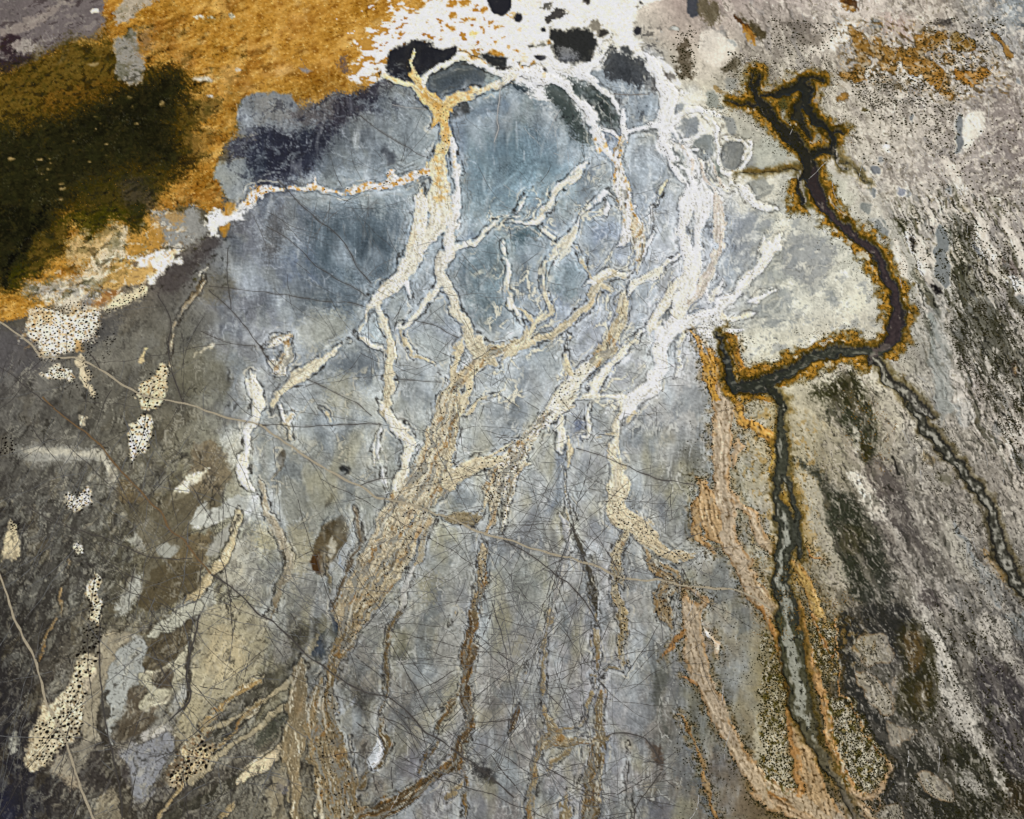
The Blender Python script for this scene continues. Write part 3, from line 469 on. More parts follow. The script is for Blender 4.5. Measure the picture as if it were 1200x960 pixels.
poly('03', (160,162,163), 5, [630,90, 680,100, 690,220, 640,300, 590,350, 600,410, 520,550, 490,480, 490,370, 540,280], rough=4); poly('03', (104,96,82), 5, [690,130, 740,110, 860,20, 910,0, 870,120, 820,200, 780,230, 720,240, 670,260, 680,200], rough=4)
poly('03', (172,170,158), 5, [700,90, 760,20, 880,-40, 860,20, 750,90], rough=4); poly('03', (176,170,152), 5, [600,300, 700,270, 760,230, 840,190, 880,230, 860,300, 790,330, 780,430, 640,470, 640,420, 700,380, 680,290], rough=4)
poly('03', (104,96,84), 5, [700,300, 780,250, 815,270, 780,350, 720,360, 700,340], rough=4); poly('03', (98,90,80), 5, [600,320, 680,290, 700,350, 640,440, 690,470, 760,420, 740,450, 640,540, 530,580, 560,500, 600,420], rough=4)
poly('03', (139,140,149), 6, [560,620, 700,600, 740,640, 720,740, 760,800, 700,870, 620,890, 620,740, 580,680], rough=4, op=.9); poly('03', (160,158,158), 6, [640,560, 780,500, 830,560, 810,640, 700,620], rough=5, op=.8); poly('03', (151,153,155), 6, [790,430, 860,300, 890,380, 850,470, 800,480], rough=4, op=.8)
poly('03', (178,170,144), 9, [900,250, 960,120, 1100,120, 1170,220, 1050,350, 1000,420, 920,400, 890,340], rough=7, op=.8); poly('03', (160,148,112), 8, [830,520, 880,360, 980,440, 940,500, 860,560], rough=6, op=.7)
poly('03', (76,74,72), 9, [990,500, 1100,380, 1200,320, 1240,380, 1130,470, 1040,570, 990,600], rough=6, op=.85); poly('03', (84,76,68), 6, [820,580, 900,540, 880,600, 830,640], rough=4, op=.8)
poly('03', (176,158,126), 6, [780,760, 820,660, 930,520, 990,540, 1000,640, 960,720, 880,780, 840,820, 790,810], rough=5, oid=28)
poly('03', (78,74,70), 9, [760,860, 960,760, 1080,680, 1200,600, 1240,680, 1060,830, 900,900, 700,980, 640,960], rough=7, op=.8); poly('03', (204,190,160), 4, [1070,800, 1130,730, 1240,660, 1240,720, 1130,790, 1090,810], rough=4)
poly('03', (150,140,120), 7, [440,860, 600,780, 620,900, 600,1000, 440,1000], rough=7, op=.7); poly('03', (64,60,60), 12, [320,610, 450,600, 520,680, 620,700, 600,800, 440,860, 380,780, 300,700], rough=8, op=.75)
poly('03', (46,48,72), 20, [-80,820, 40,840, 100,1000, -80,1010], rough=10, op=.6)
# middle: dark hearts of the mud basins, brown stains, yellow films
poly('11', (98,111,119), 40, [240,60, 660,20, 700,200, 620,330, 500,380, 380,300, 260,300], rough=10, op=.75); poly('11', (88,99,107), 30, [420,120, 640,180, 600,300, 500,340, 440,260], rough=10, op=.5)
poly('11', (181,185,185), 26, [0,60, 120,20, 240,120, 120,260, 0,200], op=.45, rough=10); poly('11', (94,90,88), 20, [60,60, 140,-20, 110,180, 60,260, 40,200], op=.6, rough=8); poly('11', (105,116,124), 16, [210,440, 440,390, 520,470, 420,500, 300,480], op=.6)
poly('11', (176,174,158), 18, [200,540, 380,480, 450,540, 420,620, 280,690, 190,640], op=.65, rough=10); poly('11', (114,121,128), 20, [430,690, 570,660, 590,800, 480,800, 340,760], op=.7, rough=10); poly('11', (172,168,148), 16, [320,830, 440,780, 480,860, 560,900, 560,980, 360,980], op=.7, rough=10)
poly('11', (164,171,170), 20, [700,600, 860,600, 900,680, 880,760, 740,700], op=.6, rough=8); poly('11', (194,205,207), 20, [520,540, 580,520, 590,600, 570,650, 520,620], rough=8, op=.9); poly('11', (193,202,203), 8, [960,740, 1000,700, 1010,740, 970,780], rough=4, op=.9)
poly('11', (97,116,122), 30, [950,230, 1150,150, 1180,300, 1190,500, 1050,560, 980,420], op=.5, rough=12); poly('21', (95,114,120), 12, [0,130, 110,90, 130,130, 60,170, 0,180], op=.9, rough=8); poly('21', (119,138,144), 24, [170,300, 330,240, 340,380, 280,440, 200,400], op=.6, rough=10)
poly('21', (102,106,110), 9, [780,70, 820,50, 850,130, 800,220], op=.0+.5, rough=6); poly('21', (130,130,130), 10, [680,350, 750,320, 770,400, 700,400], rough=8, op=.7)
poly('12', (100,90,74), 5, [120,195, 135,200, 120,260, 85,330, 72,330, 90,260], rough=3, op=.9); poly('12', (104,100,92), 4, [345,385, 360,410, 340,450, 315,455, 325,420], rough=3, op=.9); poly('12', (108,98,80), 7, [335,540, 400,490, 430,520, 440,580, 390,640, 350,700, 330,760, 260,730, 270,650, 300,590], rough=6, op=.9)
poly('12', (94,70,44), 10, [265,660, 320,670, 330,740, 270,740], rough=9, op=.8); poly('12', (186,184,172), 4, [310,660, 355,600, 360,680, 330,700], rough=3, op=.9); poly('12', (57,59,61), 4, [390,265, 420,265, 432,300, 410,295], rough=4)
poly('12', (184,172,132), 18, [0,520, 90,580, 80,640, 0,660], op=.7); poly('12', (182,170,136), 18, [140,540, 260,560, 240,760, 160,780, 120,640], op=.55, rough=8); poly('12', (184,180,150), 16, [870,540, 960,560, 920,620, 870,600], op=.6); poly('12', (178,170,140), 16, [760,800, 830,740, 860,880, 780,900], op=.7)
poly('12', (183,188,193), 14, [360,640, 450,560, 460,700, 400,740, 370,710], op=.7, rough=8); poly('22', (104,116,148), 12, [280,50, 330,40, 320,130, 270,120], op=.7, rough=8); poly('22', (109,116,128), 14, [190,180, 250,170, 230,400, 190,520, 150,480, 200,350], op=.75, rough=8)
poly('22', (122,120,110), 22, [780,180, 880,160, 900,260, 860,320, 780,260], op=.7, rough=10); poly('22', (204,202,184), 5, [815,360, 850,370, 865,420, 850,480, 820,450], rough=4); poly('22', (124,124,116), 12, [810,520, 870,540, 900,600, 850,620, 810,580], op=.7, rough=8)
poly('22', (172,174,164), 20, [0,640, 200,690, 230,880, 120,960, 0,940], op=.55, rough=10); poly('22', (198,202,206), 12, [330,600, 400,640, 440,700, 380,690], op=.8, rough=6)
poly('13', (64,71,78), 6, [330,60, 380,25, 392,50, 380,110, 320,200, 280,230, 265,190, 300,110], rough=5); poly('13', (92,94,90), 10, [640,100, 680,40, 720,120, 700,210, 640,220], rough=9, op=.8); poly('13', (96,96,92), 10, [710,200, 760,170, 800,210, 770,260, 720,240], rough=8, op=.7)
poly('13', (187,190,197), 6, [370,460, 450,400, 480,380, 470,410, 390,470], rough=4, op=.8); poly('13', (78,78,78), 14, [480,340, 600,360, 600,440, 500,470, 450,420], rough=9, op=.6); poly('13', (229,231,233), 4, [560,540, 580,540, 612,640, 590,700, 530,735, 545,680, 575,620], rough=5)
poly('13', (90,86,70), 8, [0,260, 60,280, 80,420, 0,440], rough=7, op=.7); poly('13', (92,88,76), 10, [150,80, 330,0, 340,30, 220,200, 100,380, 0,520, 0,420, 100,280, 180,140], rough=7, op=.8); poly('13', (70,72,66), 9, [0,540, 100,430, 150,400, 160,480, 80,590, 0,640], rough=6, op=.8)
poly('13', (206,192,164), 4, [-20,680, 60,640, 130,612, 120,640, 60,700, 0,755, -40,760], rough=3); poly('13', (150,146,138), 4, [85,150, 140,100, 170,140, 150,220, 100,240, 85,200], rough=3, rim=((90,86,78),.5))
poly('13', (108,107,121), 8, [100,780, 180,760, 160,840, 80,850], rough=8, op=.7); poly('13', (58,56,56), 8, [1000,700, 1080,700, 1150,760, 1130,800, 1040,780], rough=6, op=.8); poly('13', (136,135,150), 18, [640,640, 800,640, 780,740, 700,820, 640,780], op=.5)
poly('23', (190,160,140), 14, [820,40, 900,30, 960,100, 900,280, 820,180], op=.4); poly('23', (112,112,104), 10, [660,280, 700,260, 760,240, 740,330, 700,360, 690,460, 750,580, 730,600, 670,480, 650,380], rough=8, op=.75); poly('23', (183,186,193), 12, [430,260, 640,200, 640,560, 480,540, 440,400], op=.35, rough=10)
poly('23', (112,96,84), 6, [630,590, 700,620, 730,680, 710,720, 670,690, 640,640], rough=8, op=.85); poly('23', (131,132,146), 20, [640,880, 760,880, 760,1000, 620,1000], op=.5); poly('23', (120,127,133), 9, [820,600, 860,700, 920,860, 960,960, 900,940, 850,760], op=.7, rough=6); poly('23', (136,118,104), 14, [880,640, 1040,680, 1150,860, 1200,960, 1000,960, 900,800], op=.35)
poly('23', (146,144,128), 22, [760,320, 940,400, 960,600, 860,580, 800,480], op=.5); poly('23', (170,160,128), 16, [0,120, 60,100, 50,180, 0,200], op=.4)
# --- lower right, drawn again over the coats
RB = (750, 480, 2.0)
poly(RB, (70,73,62), 6, [430,180, 500,220, 545,262, 566,340, 560,410, 500,405, 462,350, 440,280], rough=4, op=.8); poly(RB, (58,58,36), 5, [475,270, 520,275, 540,310, 500,350, 470,330], rough=3, op=.7)
poly(RB, (64,64,60), 5, [462,470, 560,462, 625,500, 612,565, 560,520, 505,520, 500,610, 560,700, 602,800, 640,900, 664,970, 560,970, 562,900, 584,850, 562,790, 500,700, 455,600], rough=3, op=.85)
poly(RB, (82,76,42), 8, [600,500, 665,488, 705,600, 702,690, 650,742, 596,700, 612,600], rough=4, op=.85); poly(RB, (128,96,44), 6, [622,515, 660,520, 668,600, 640,620, 622,580], rough=4, op=.75); poly(RB, (104,86,40), 5, [640,640, 690,630, 680,700, 650,710], rough=4, op=.7)
for q in ([498,540, 560,522, 600,560, 585,596, 520,600], [500,618, 540,608, 590,680, 600,715, 560,722], [648,842, 700,858, 745,920, 680,912], [556,930, 620,925, 625,975, 548,975], [575,730, 600,740, 620,790, 590,790]):
    poly(RB, (168,158,136), 3, q, rough=2.5, op=.9, rim=((160,116,66),.8))
band(RB, (206,200,190), .8, 640,420,14, 680,500,22, 735,640,30, 800,780,22, 860,900,14, rough=3, patchy=.5); band(RB, (200,192,184), .75, 560,230,14, 600,300,20, 640,380,22, rough=3, patchy=.3); band(RB, (198,190,182), .6, 500,100,12, 540,180,16, 570,250,16, rough=3, patchy=.4)
poly(RB, (86,82,88), 8, [780,600, 905,640, 905,880, 860,860, 800,720], rough=5, op=.6); poly(RB, (140,148,156), 3, [735,255, 762,290, 802,380, 852,430, 850,472, 812,440, 788,398, 742,312], rough=1.6, rim=((214,208,200),.6)); poly(RB, (178,172,158), 4, [690,240, 730,258, 802,392, 790,412, 742,372], rough=2, op=.8)
band(RB, (40,40,34), .8, 592,110,6, 602,150,8, rough=1); band(RB, (42,42,34), .7, 700,520,8, 730,570,10, 760,620,8, rough=2, patchy=.3); band(RB, (90,86,80), .7, 620,300,16, 660,380,14, 700,440,10, rough=3, patchy=.4)
# ------------------------------------------------------------------ second coat: what the last floods left on top of the patches
nm = 1-np.isin(K, (2, 3, 4))*1.0
ZL = zone(40, 0,560, 300,500, 330,700, 440,800, 460,990, -60,1000)*nm; ZR = zone(40, 960,420, 1240,420, 1240,1000, 980,1000, 960,700)*nm
ZS = zone(30, 1040,240, 1120,220, 1240,260, 1240,620, 1150,520, 1090,430, 1070,330); ZT = zone(30, 860,-60, 1240,-60, 1240,260, 1000,240, 1000,60)
ZL = ZL*.6; crisp(ZL, (136,136,134), .5, 13, 141, .35, 2.4, 122); crisp(ZL, (66,62,60), .55, 11, 142, .30, 2.6, 118); crisp(ZL, (176,168,148), .5, 7, 143, .50, 3.0, 120, 4); crisp(ZL, (58,56,56), .5, 5, 144, .42, 3.5, 116, 4)
over(C, (60,58,58), .6*ZL*veins(12, 145, 3, 120, .05)); over(C, (186,184,176), .45*ZL*veins(10, 146, 3, 112, .05)*ss(-.2, .5, N(22, 147)))
crisp(ZR, (190,182,172), .45, 10, 148, .36, 4, 62); crisp(ZR, (66,65,56), .45, 9, 149, .36, 4.5, 65); crisp(ZR, (212,204,194), .5, 4, 248, .55, 6, 64, 3); crisp(ZR, (38,38,30), .6, 3.4, 249, .58, 6, 66, 3); crisp(ZR, (150,140,130), .4, 16, 250, .2, 4, 64); crisp(ZR, (216,208,198), .5, 4.5, 150, .55, 2.5, 63, 4); crisp(ZR, (42,42,34), .6, 4, 151, .50, 2.2, 66, 4); crisp(ZR, (100,94,92), .4, 4, 251, .3, 1.5, 66, 4)
over(C, (206,198,190), .5*ZR*veins(9, 152, 3.5, 66, .06)*ss(-.3, .4, N(26, 153)))
crisp(ZS, (74,74,54), .65, 9, 154, .20, 7, 64); crisp(ZS, (214,206,198), .75, 6, 155, .32, 8, 66); crisp(ZS, (36,36,28), .8, 3.4, 252, .45, 9, 65, 3); crisp(ZS, (104,92,56), .5, 5, 156, .5, 2.5, 62); crisp(ZS, (34,34,26), .7, 4, 157, .5, 3.4, 65, 4); crisp(ZS, (134,136,138), .6, 9, 158, .5, 4, 66)
crisp(ZT, (132,124,114), .45, 8, 159, .42, 1.6, 40); crisp(ZT, (216,208,202), .6, 8, 160, .34, 1.8, 150); crisp(ZT, (98,90,68), .5, 4, 161, .55, 1.6, 60, 4); crisp(ZT, (226,218,212), .55, 4, 162, .45, 2.2, 150, 4); over(C, (224,216,210), .4*ZT*veins(10, 163, 2, 150, .05))
ZM = zone(30, -60,-60, 130,-60, 110,40, 60,70, -60,90); crisp(ZM, (158,150,146), .5, 8, 164, .35, 3, 155); crisp(ZM, (66,56,60), .5, 7, 165, .35, 3, 155)
ZB = zone(20, 268,110, 430,100, 470,70, 500,120, 400,140, 330,215, 262,222)*nm; crisp(ZB, (150,156,160), .5, 10, 166, .3, 2, 150); crisp(ZB, (54,54,66), .5, 10, 167, .3, 2, 140); over(C, (176,180,182), .5*ZB*veins(12, 168, 3, 25, .05))
ZC = zone(20, 640,30, 780,30, 780,130, 740,160, 640,150)*nm; crisp(ZC, (50,50,54), .5, 7, 169, .3); crisp(ZC, (170,172,176), .45, 6, 170, .42)
ZV = zone(30, 860,230, 1030,250, 1030,390, 900,440, 860,400)*nm; crisp(ZV, (222,220,212), .55, 12, 171, .25, 1.6, 150); crisp(ZV, (140,146,156), .5, 12, 172, .30, 1.6, 140); crisp(ZV, (128,132,138), .5, 4, 173, .5)
ZE = zone(16, 20,400, 60,310, 100,330, 190,240, 230,280, 160,340, 60,420)*1.0; crisp(ZE, (190,152,96), .6, 9, 174, .30, 1.8, 150); crisp(ZE, (230,222,208), .6, 7, 175, .35, 1.8, 150); crisp(ZE, (136,110,80), .5, 5, 176, .45, 1.6, 150)
# marsh: tan and olive crumbs, dark wet seams
ZK = np.isin(K, (4,))*1.0; ZO = .6*ss(20, 60, V+.2*U)*(U < 290)*(V < 370)*np.isin(K, (3, 4))*ss(.55, .35, ((C[..., 0]-C[..., 2])/255))
crisp(ZO, (92,76,36), .35, 10, 177, .30, 1.8, 155); crisp(ZO, (140,114,64), .35, 4, 178, .60, 1.8, 155, 4); crisp(ZO, (20,19,8), .65, 9, 179, .30, 2, 150); crisp(ZO, (52,54,24), .3, 7, 180, .35, 1.5, 150)
C *= (1+.16*zone(60, 30,520, 300,480, 330,900, 60,940))[..., None]
# --- lower left, drawn again in detail over the coats
LL = (0, 576, 2.5)
poly(LL, (168,160,138), 5, [590,330, 700,320, 790,380, 770,480, 750,560, 650,650, 570,720, 520,770, 505,720, 545,650, 560,560, 565,450], op=.75, rough=4)
poly(LL, (182,168,138), 9, [620,380, 720,420, 720,520, 640,560, 590,520], op=.6, rough=4)
poly(LL, (150,142,126), 4, [300,395, 370,405, 392,445, 335,560, 305,640, 290,730, 235,725, 240,640, 285,520], rough=2, op=.85, rim=((70,66,60),.4))
poly(LL, (160,163,164), 3, [330,480, 425,410, 432,500, 420,560, 362,620, 322,700, 330,750, 300,690, 300,600], rough=2, rim=((70,68,64),.5))
poly(LL, (100,92,78), 3, [415,490, 450,440, 575,365, 560,430, 525,480, 470,522, 430,525], rough=1.6, rim=((56,52,46),.5)); poly(LL, (174,174,164), 2.5, [430,425, 450,392, 590,308, 604,335, 560,372, 460,432], rough=1.6, rim=((60,56,50),.7))
poly(LL, (104,98,84), 4, [400,20, 560,0, 660,0, 645,50, 560,110, 520,180, 470,230, 420,290, 400,260, 440,180, 400,100], rough=3, op=.8); poly(LL, (96,88,72), 4, [430,230, 560,190, 590,250, 560,310, 460,350, 400,350], rough=3, op=.85)
poly(LL, (172,174,172), 3, [550,90, 590,40, 610,20, 600,60, 660,40, 720,0, 740,40, 700,70, 640,80, 590,110], rough=2); poly(LL, (160,162,160), 4, [455,170, 500,150, 525,165, 500,200, 465,190], rough=2.5, op=.8); poly(LL, (160,160,158), 4, [640,120, 690,90, 680,140, 620,200, 600,180], rough=3, op=.8)
poly(LL, (176,172,154), 2.5, [398,530, 450,540, 440,568, 495,520, 525,480, 550,435, 578,395, 565,480, 545,540, 500,565, 480,605, 430,640, 398,642, 418,605, 440,582, 400,560], rough=1.6, rim=((64,60,52),.5))
poly(LL, (98,90,80), 3, [375,590, 400,565, 425,575, 425,600, 402,640, 385,640], rough=1.6); poly(LL, (94,86,76), 3, [440,560, 495,520, 510,530, 500,572, 460,585], rough=1.6, rim=((50,46,42),.5)); poly(LL, (98,90,80), 4, [330,720, 385,645, 470,655, 430,700, 385,715, 345,735], rough=2)
poly(LL, (138,140,150), 4, [350,770, 430,730, 505,700, 512,740, 490,780, 470,830, 440,885, 400,912, 388,880, 392,820], rough=2, rim=((60,56,54),.6)); poly(LL, (156,150,138), 4, [235,740, 290,700, 300,720, 260,760, 240,820, 215,840, 140,820, 160,780], rough=3, op=.7)
band(LL, (74,72,66), .85, 900,690,30, 820,760,36, 740,820,34, 650,870,30, 540,930,34, 480,980,50, rough=2.5); band(LL, (78,76,70), .8, 880,520,40, 800,560,60, 720,640,60, 640,710,50, 590,740,20, rough=2.5); band(LL, (70,66,62), .8, 560,430,14, 550,520,16, 555,580,14, 540,640,6, rough=1)
band(LL, (72,68,64), .8, 310,600,20, 300,700,30, 320,800,40, 370,900,40, 380,980,50, rough=3); band(LL, (84,76,68), .7, 470,860,26, 530,790,26, 520,730,20, rough=2)
band(LL, (170,158,132), .9, 900,480,12, 850,560,16, 780,610,12, 700,650,10, 620,700,14, 560,740,30, rough=1.2, rim=(56,52,46)); band(LL, (172,160,134), .9, 890,600,14, 820,640,16, 760,690,10, 680,740,12, 620,790,24, 560,850,30, rough=1.2, rim=(56,52,46), patchy=.3)
band(LL, (160,148,122), .85, 930,430,20, 880,520,26, 860,600,20, 880,700,26, 870,800,30, 850,900,26, rough=1.6, patchy=.4); poly(LL, (204,190,162), 2.5, [680,862, 740,798, 838,738, 850,752, 790,815, 725,850], rough=1.4, rim=((60,56,48),.7)); band(LL, (182,168,142), .9, 880,690,20, 820,750,12, 780,780,6, rough=1)
band(LL, (150,140,120), .8, 850,800,50, 800,880,40, 820,960,40, rough=2, patchy=.5); band(LL, (196,200,206), .8, 1120,720,8, 1090,780,26, 1100,820,16, rough=1.5)
band(LL, (186,176,152), .8, 700,60,16, 680,140,18, 650,210,24, 600,280,22, 560,310,10, rough=1, rim=(60,58,50)); band(LL, (62,70,84), .85, 985,370,24, 950,430,34, 930,480,20, rough=2); band(LL, (176,168,146), .9, 800,60,12, 820,130,22, 850,180,16, 840,240,14, 790,350,12, 760,430,12, rough=1.5, rim=(70,66,58))
poly(LL, (112,98,74), 4, [960,90, 1010,80, 1030,120, 990,180, 960,250, 920,230, 905,190, 940,130], rough=2.5, op=.85); poly(LL, (184,176,156), 3, [960,170, 985,120, 985,170, 970,200], rough=2); poly(LL, (92,66,42), 6, [905,190, 945,180, 950,240, 910,230], rough=5, op=.8); band(LL, (170,182,200), .7, 1000,190,6, 990,210,6, 1010,230,8, rough=1)
band(LL, (110,100,84), .8, 1040,40,6, 1050,110,16, 1060,140,8, rough=1, rim=(60,54,46))
# --- upper right, over the coats
R1 = (820, 0, 2.0)
for q, c in (([558,520, 580,535, 590,640, 575,685, 553,660, 548,580], (130,136,142)), ([410,508, 448,545, 436,568, 404,540], (140,144,148)), ([600,268, 622,275, 616,350, 598,365], (128,132,140)), ([395,385, 420,388, 430,405, 405,402], (136,140,150)), ([395,435, 412,440, 410,462, 392,455], (138,142,148)), ([458,440, 478,445, 476,460, 460,458], (140,144,160)), ([640,560, 655,570, 665,610, 650,600], (136,140,150)), ([60,100, 75,90, 90,110, 70,118], (170,172,174)), ([320,40, 345,55, 340,75, 322,60], (142,142,148)), ([375,250, 400,258, 385,262, 372,262], (120,110,80))):
    poly(R1, c, 2.5, q, rough=1.5, rim=((228,222,216),.8))
poly(R1, (226,220,214), 4, [622,268, 665,258, 668,290, 632,352, 614,365], rough=3, op=.85); poly(R1, (214,206,200), 7, [575,720, 590,720, 604,860, 640,1000, 612,1000, 588,860], rough=6, op=.55)
for q in ([500,540, 515,545, 548,640, 540,680, 515,620], [640,480, 655,500, 700,600, 690,620, 650,540], [700,480, 740,560, 775,620, 760,640, 715,560], [450,560, 470,570, 490,650, 480,690, 460,620], [300,100, 360,30, 380,60, 330,110, 280,130], [0,60, 60,80, 90,130, 60,160, 0,140], [560,360, 600,380, 620,430, 580,420], [420,150, 520,140, 560,180, 480,200]):
    poly(R1, (224,216,210), 4, q, rough=3, op=.75)
poly(R1, (150,156,158), 7, [540,730, 562,720, 580,800, 600,960, 560,1010, 545,860], rough=4, op=.55)
OC = (150,114,58)
band(R1, OC, .9, 360,62,14, 372,100,26, 400,120,20, 440,128,26, 490,130,28, 540,108,30, 570,84,20, rough=2.5, rim=(66,52,28), patchy=.35); band(R1, OC, .85, 370,120,16, 390,150,26, 372,182,22, rough=2.5, rim=(66,52,28), patchy=.4); band(R1, (158,116,54), .9, 498,150,40, 530,160,44, 560,190,30, rough=3, rim=(60,48,24), patchy=.3); band(R1, (172,122,54), .9, 610,175,26, 640,185,34, 670,168,22, rough=2.5, rim=(60,48,24), patchy=.25)
band(R1, OC, .8, 430,150,20, 450,160,20, rough=3, rim=(66,52,28)); band(R1, (140,112,58), .8, 600,95,34, 630,105,30, rough=3, rim=(60,50,28), patchy=.4); band(R1, (150,110,50), .8, 690,80,8, 715,110,12, 730,130,14, rough=2, rim=(50,40,24)); band(R1, (88,62,40), .85, 80,40,8, 100,60,12, 125,85,8, rough=2); band(R1, (168,120,52), .85, 100,62,8, 125,88,10, rough=1.5); band(R1, (88,62,40), .8, 340,5,10, 375,22,6, rough=2)
band(R1, (150,118,62), .6, 40,210,10, 80,225,14, 120,235,20, rough=3, patchy=.4); band(R1, (176,140,84), .7, 80,400,4, 140,402,10, 230,390,12, rough=2, patchy=.2)
ZQ = zone(24, 110,720, 330,700, 400,800, 380,960, 60,960, 60,800); crisp(ZQ, (120,116,108), .30, 9, 421, .25, 2.2, 120); crisp(ZQ, (196,190,172), .30, 7, 422, .35, 2.4, 118); crisp(ZQ, (58,54,50), .45, 4, 423, .5, 2.6, 120, 4); over(C, (52,50,48), .5*ZQ*veins(9, 424, 2.2, 40, .05)*ss(-.2, .4, N(26, 425)))
crisp(ZB, (160,166,170), .35, 5, 426, .45, 2, 20); over(C, (44,44,52), .4*ZB*veins(9, 427, 2.4, 25, .05))
ZU = zone(14, 980,20, 1100,30, 1180,70, 1180,110, 1120,120, 1040,100, 985,100)*1.0; crisp(ZU, (86,68,36), .65, 5, 431, .2, 1.6, 30, 4); crisp(ZU, (190,178,162), .7, 7, 432, .32, 1.8, 30, 4); crisp(ZU, (196,150,84), .5, 4, 433, .5)
crisp(ZO, (98,88,46), .4, 6, 434, .42, 1.8, 150, 4); crisp(ZO, (58,60,28), .5, 14, 435, .2, 1.6, 155, 4)
# --- a last thin coat over everything: crumbs, hairline cracks, dried froth
keep = (1-np.isin(K, (2, 3))*.8)
C *= (1 + keep*(.06*N(26, 401, 1.8, 110, 4) + .03*N(6, 402, 1.4, 100, 2)))[..., None]
over(C, (66,64,62), .25*keep*(1-.6*Z_blue)*veins(10, 403, 2.2, 115, .05)*ss(-.3, .4, N(28, 404))); over(C, (205,203,196), .22*keep*(1-.5*Z_blue)*veins(8, 405, 2.2, 100, .06)*ss(-.1, .5, N(24, 406)))
over(C, (196,204,210), .55*Z_blue*nm*ss(.1, .8, N(52, 408, 1.8, 75, 3))); over(C, (84,98,112), .22*Z_blue*nm*ss(.15, .9, N(46, 409, 1.8, 105, 3))*ss(900, 500, V)); over(C, (176,168,136), .55*Z_blue*nm*ss(.1, .7, N(42, 412, 2.0, 100, 3))*ss(420, 560, V)); over(C, (136,139,148), .5*Z_blue*nm*ss(.1, .7, N(38, 413, 2.0, 95, 3))*ss(480, 620, V)*ss(400, 560, U)); over(C, (116,116,112), .45*Z_blue*nm*ss(.2, .9, N(46, 410, 1.8, 100, 3))*ss(500, 700, V)); over(C, (206,208,206), .35*Z_blue*nm*ss(.25, .7, N(20, 411, 3.5, 95, 3)))
print('patches', round(time.time()-t0, 1))
# ------------------------------------------------------------------ pale channels
A = Net(); D = Net(1.6); R = Net(2.8)
W = WH; T_ = (202,188,158); O = (214,172,96); Bn = (138,118,92); PT = (176,166,146); PK = (214,200,186)
a = A.add
a('10', CR, .1, 31, 590,345,20, 650,375,28, 735,410,35, 800,460,60, 860,500,80, col2=O); a('10', CR, .1, 31, 745,235,12, 718,290,18, 735,350,30, 770,400,50, 840,480,70, col2=O)
a('10', CR, .1, 31, 975,270,36, 930,280,30, 880,300,28, 820,340,30, 790,370,40, 780,410,50); a('10', W, .1, 31, 1200,345,60, 1130,400,45, 1060,425,40, 980,445,45, 910,480,60, 870,520,90, col2=O)
a('10', W, .1, 31, 1200,345,40, 1100,325,30, 1040,290,30, 990,265,40); a('20', W, 0, 31, 0,340,50, 60,330,40, 130,370,70)
a('10', (224,184,110), .3, 31, 875,520,90, 885,580,60, 885,650,56, 860,720,80, 850,780,90, 855,860,100, 860,960,130, col2=CR)
a('10', W, .1, 31, 905,640,16, 930,700,40, 935,760,30, 950,820,40, 940,900,36, 930,980,50)
a('10', W, .3, 32, -60,960,50, 0,905,55, 60,880,40, 120,878,30, 260,888,28, 400,900,28, 500,885,34, 600,860,50, 680,850,56, 740,825,40, 800,800,32, 840,780,40)
a('10', W, .1, 32, 600,850,20, 640,810,44, 660,830,30); a('10', W, .1, 32, 270,880,14, 275,840,8)
a('11', CR, .35, 31, 780,-10,80, 770,90,80, 750,180,90, 730,260,90, 690,330,85, 620,400,70, 560,440,60, 530,480,56); a('11', CR, .3, 31, 870,-10,100, 860,80,100, 820,140,80, 780,200,50)
a('11', W, .2, 31, 930,-10,30, 920,100,50, 900,170,56, 900,220,56, 870,260,60, 865,330,56, 900,400,46, 930,460,50, 965,530,56, 995,590,56, 1020,640,76, 1060,690,90, col2=T_)
a('11', CR, .05, 33, 1215,55,22, 1130,80,24, 1060,130,32, 1010,180,32, 930,200,40); a('11', W, 0, 31, 700,340,40, 710,390,26, 740,470,12)
a('11', CR, .1, 31, 860,350,26, 825,420,40, 790,470,26, 740,520,36, 690,560,36, 650,580,26); a('11', CR, .2, 34, 530,480,50, 510,540,22, 485,600,22, 530,650,22, 590,680,22)
a('11', CR, .3, 34, 560,450,50, 595,520,36, 615,580,56, 625,650,56, 625,750,48, 620,850,52, 610,960,56, col2=T_); a('11', T_, .2, 34, 680,580,18, 700,640,22, 730,690,18, 800,730,12, 870,780,10, 905,800,10)
a('11', T_, .5, 31, 1215,650,50, 1130,680,54, 1060,700,86, 1010,770,70, 950,820,76, 910,880,80, 890,960,90); a('11', T_, .3, 31, 960,650,34, 930,700,34, 920,780,44, 930,840,56); a('11', T_, .3, 31, 1000,800,44, 990,870,36, 960,960,44)
a('11', (214,150,60), .7, 31, 920,840,20, 910,900,50, 895,960,50)
for q in ([90,640,60, 150,620,40, 150,700,60, 100,770,60, 70,740,40],): a('11', CR, .5, 35, *q)
a('11', CR, .2, 35, 440,640,12, 390,670,28, 310,730,50, 230,790,64, 160,830,50, 100,890,44, 80,940,36, col2=T_); a('11', CR, .05, 36, -10,830,60, -5,870,70, 0,940,50)
a('11', T_, .2, 31, 1130,880,8, 1050,910,18, 1000,960,26)
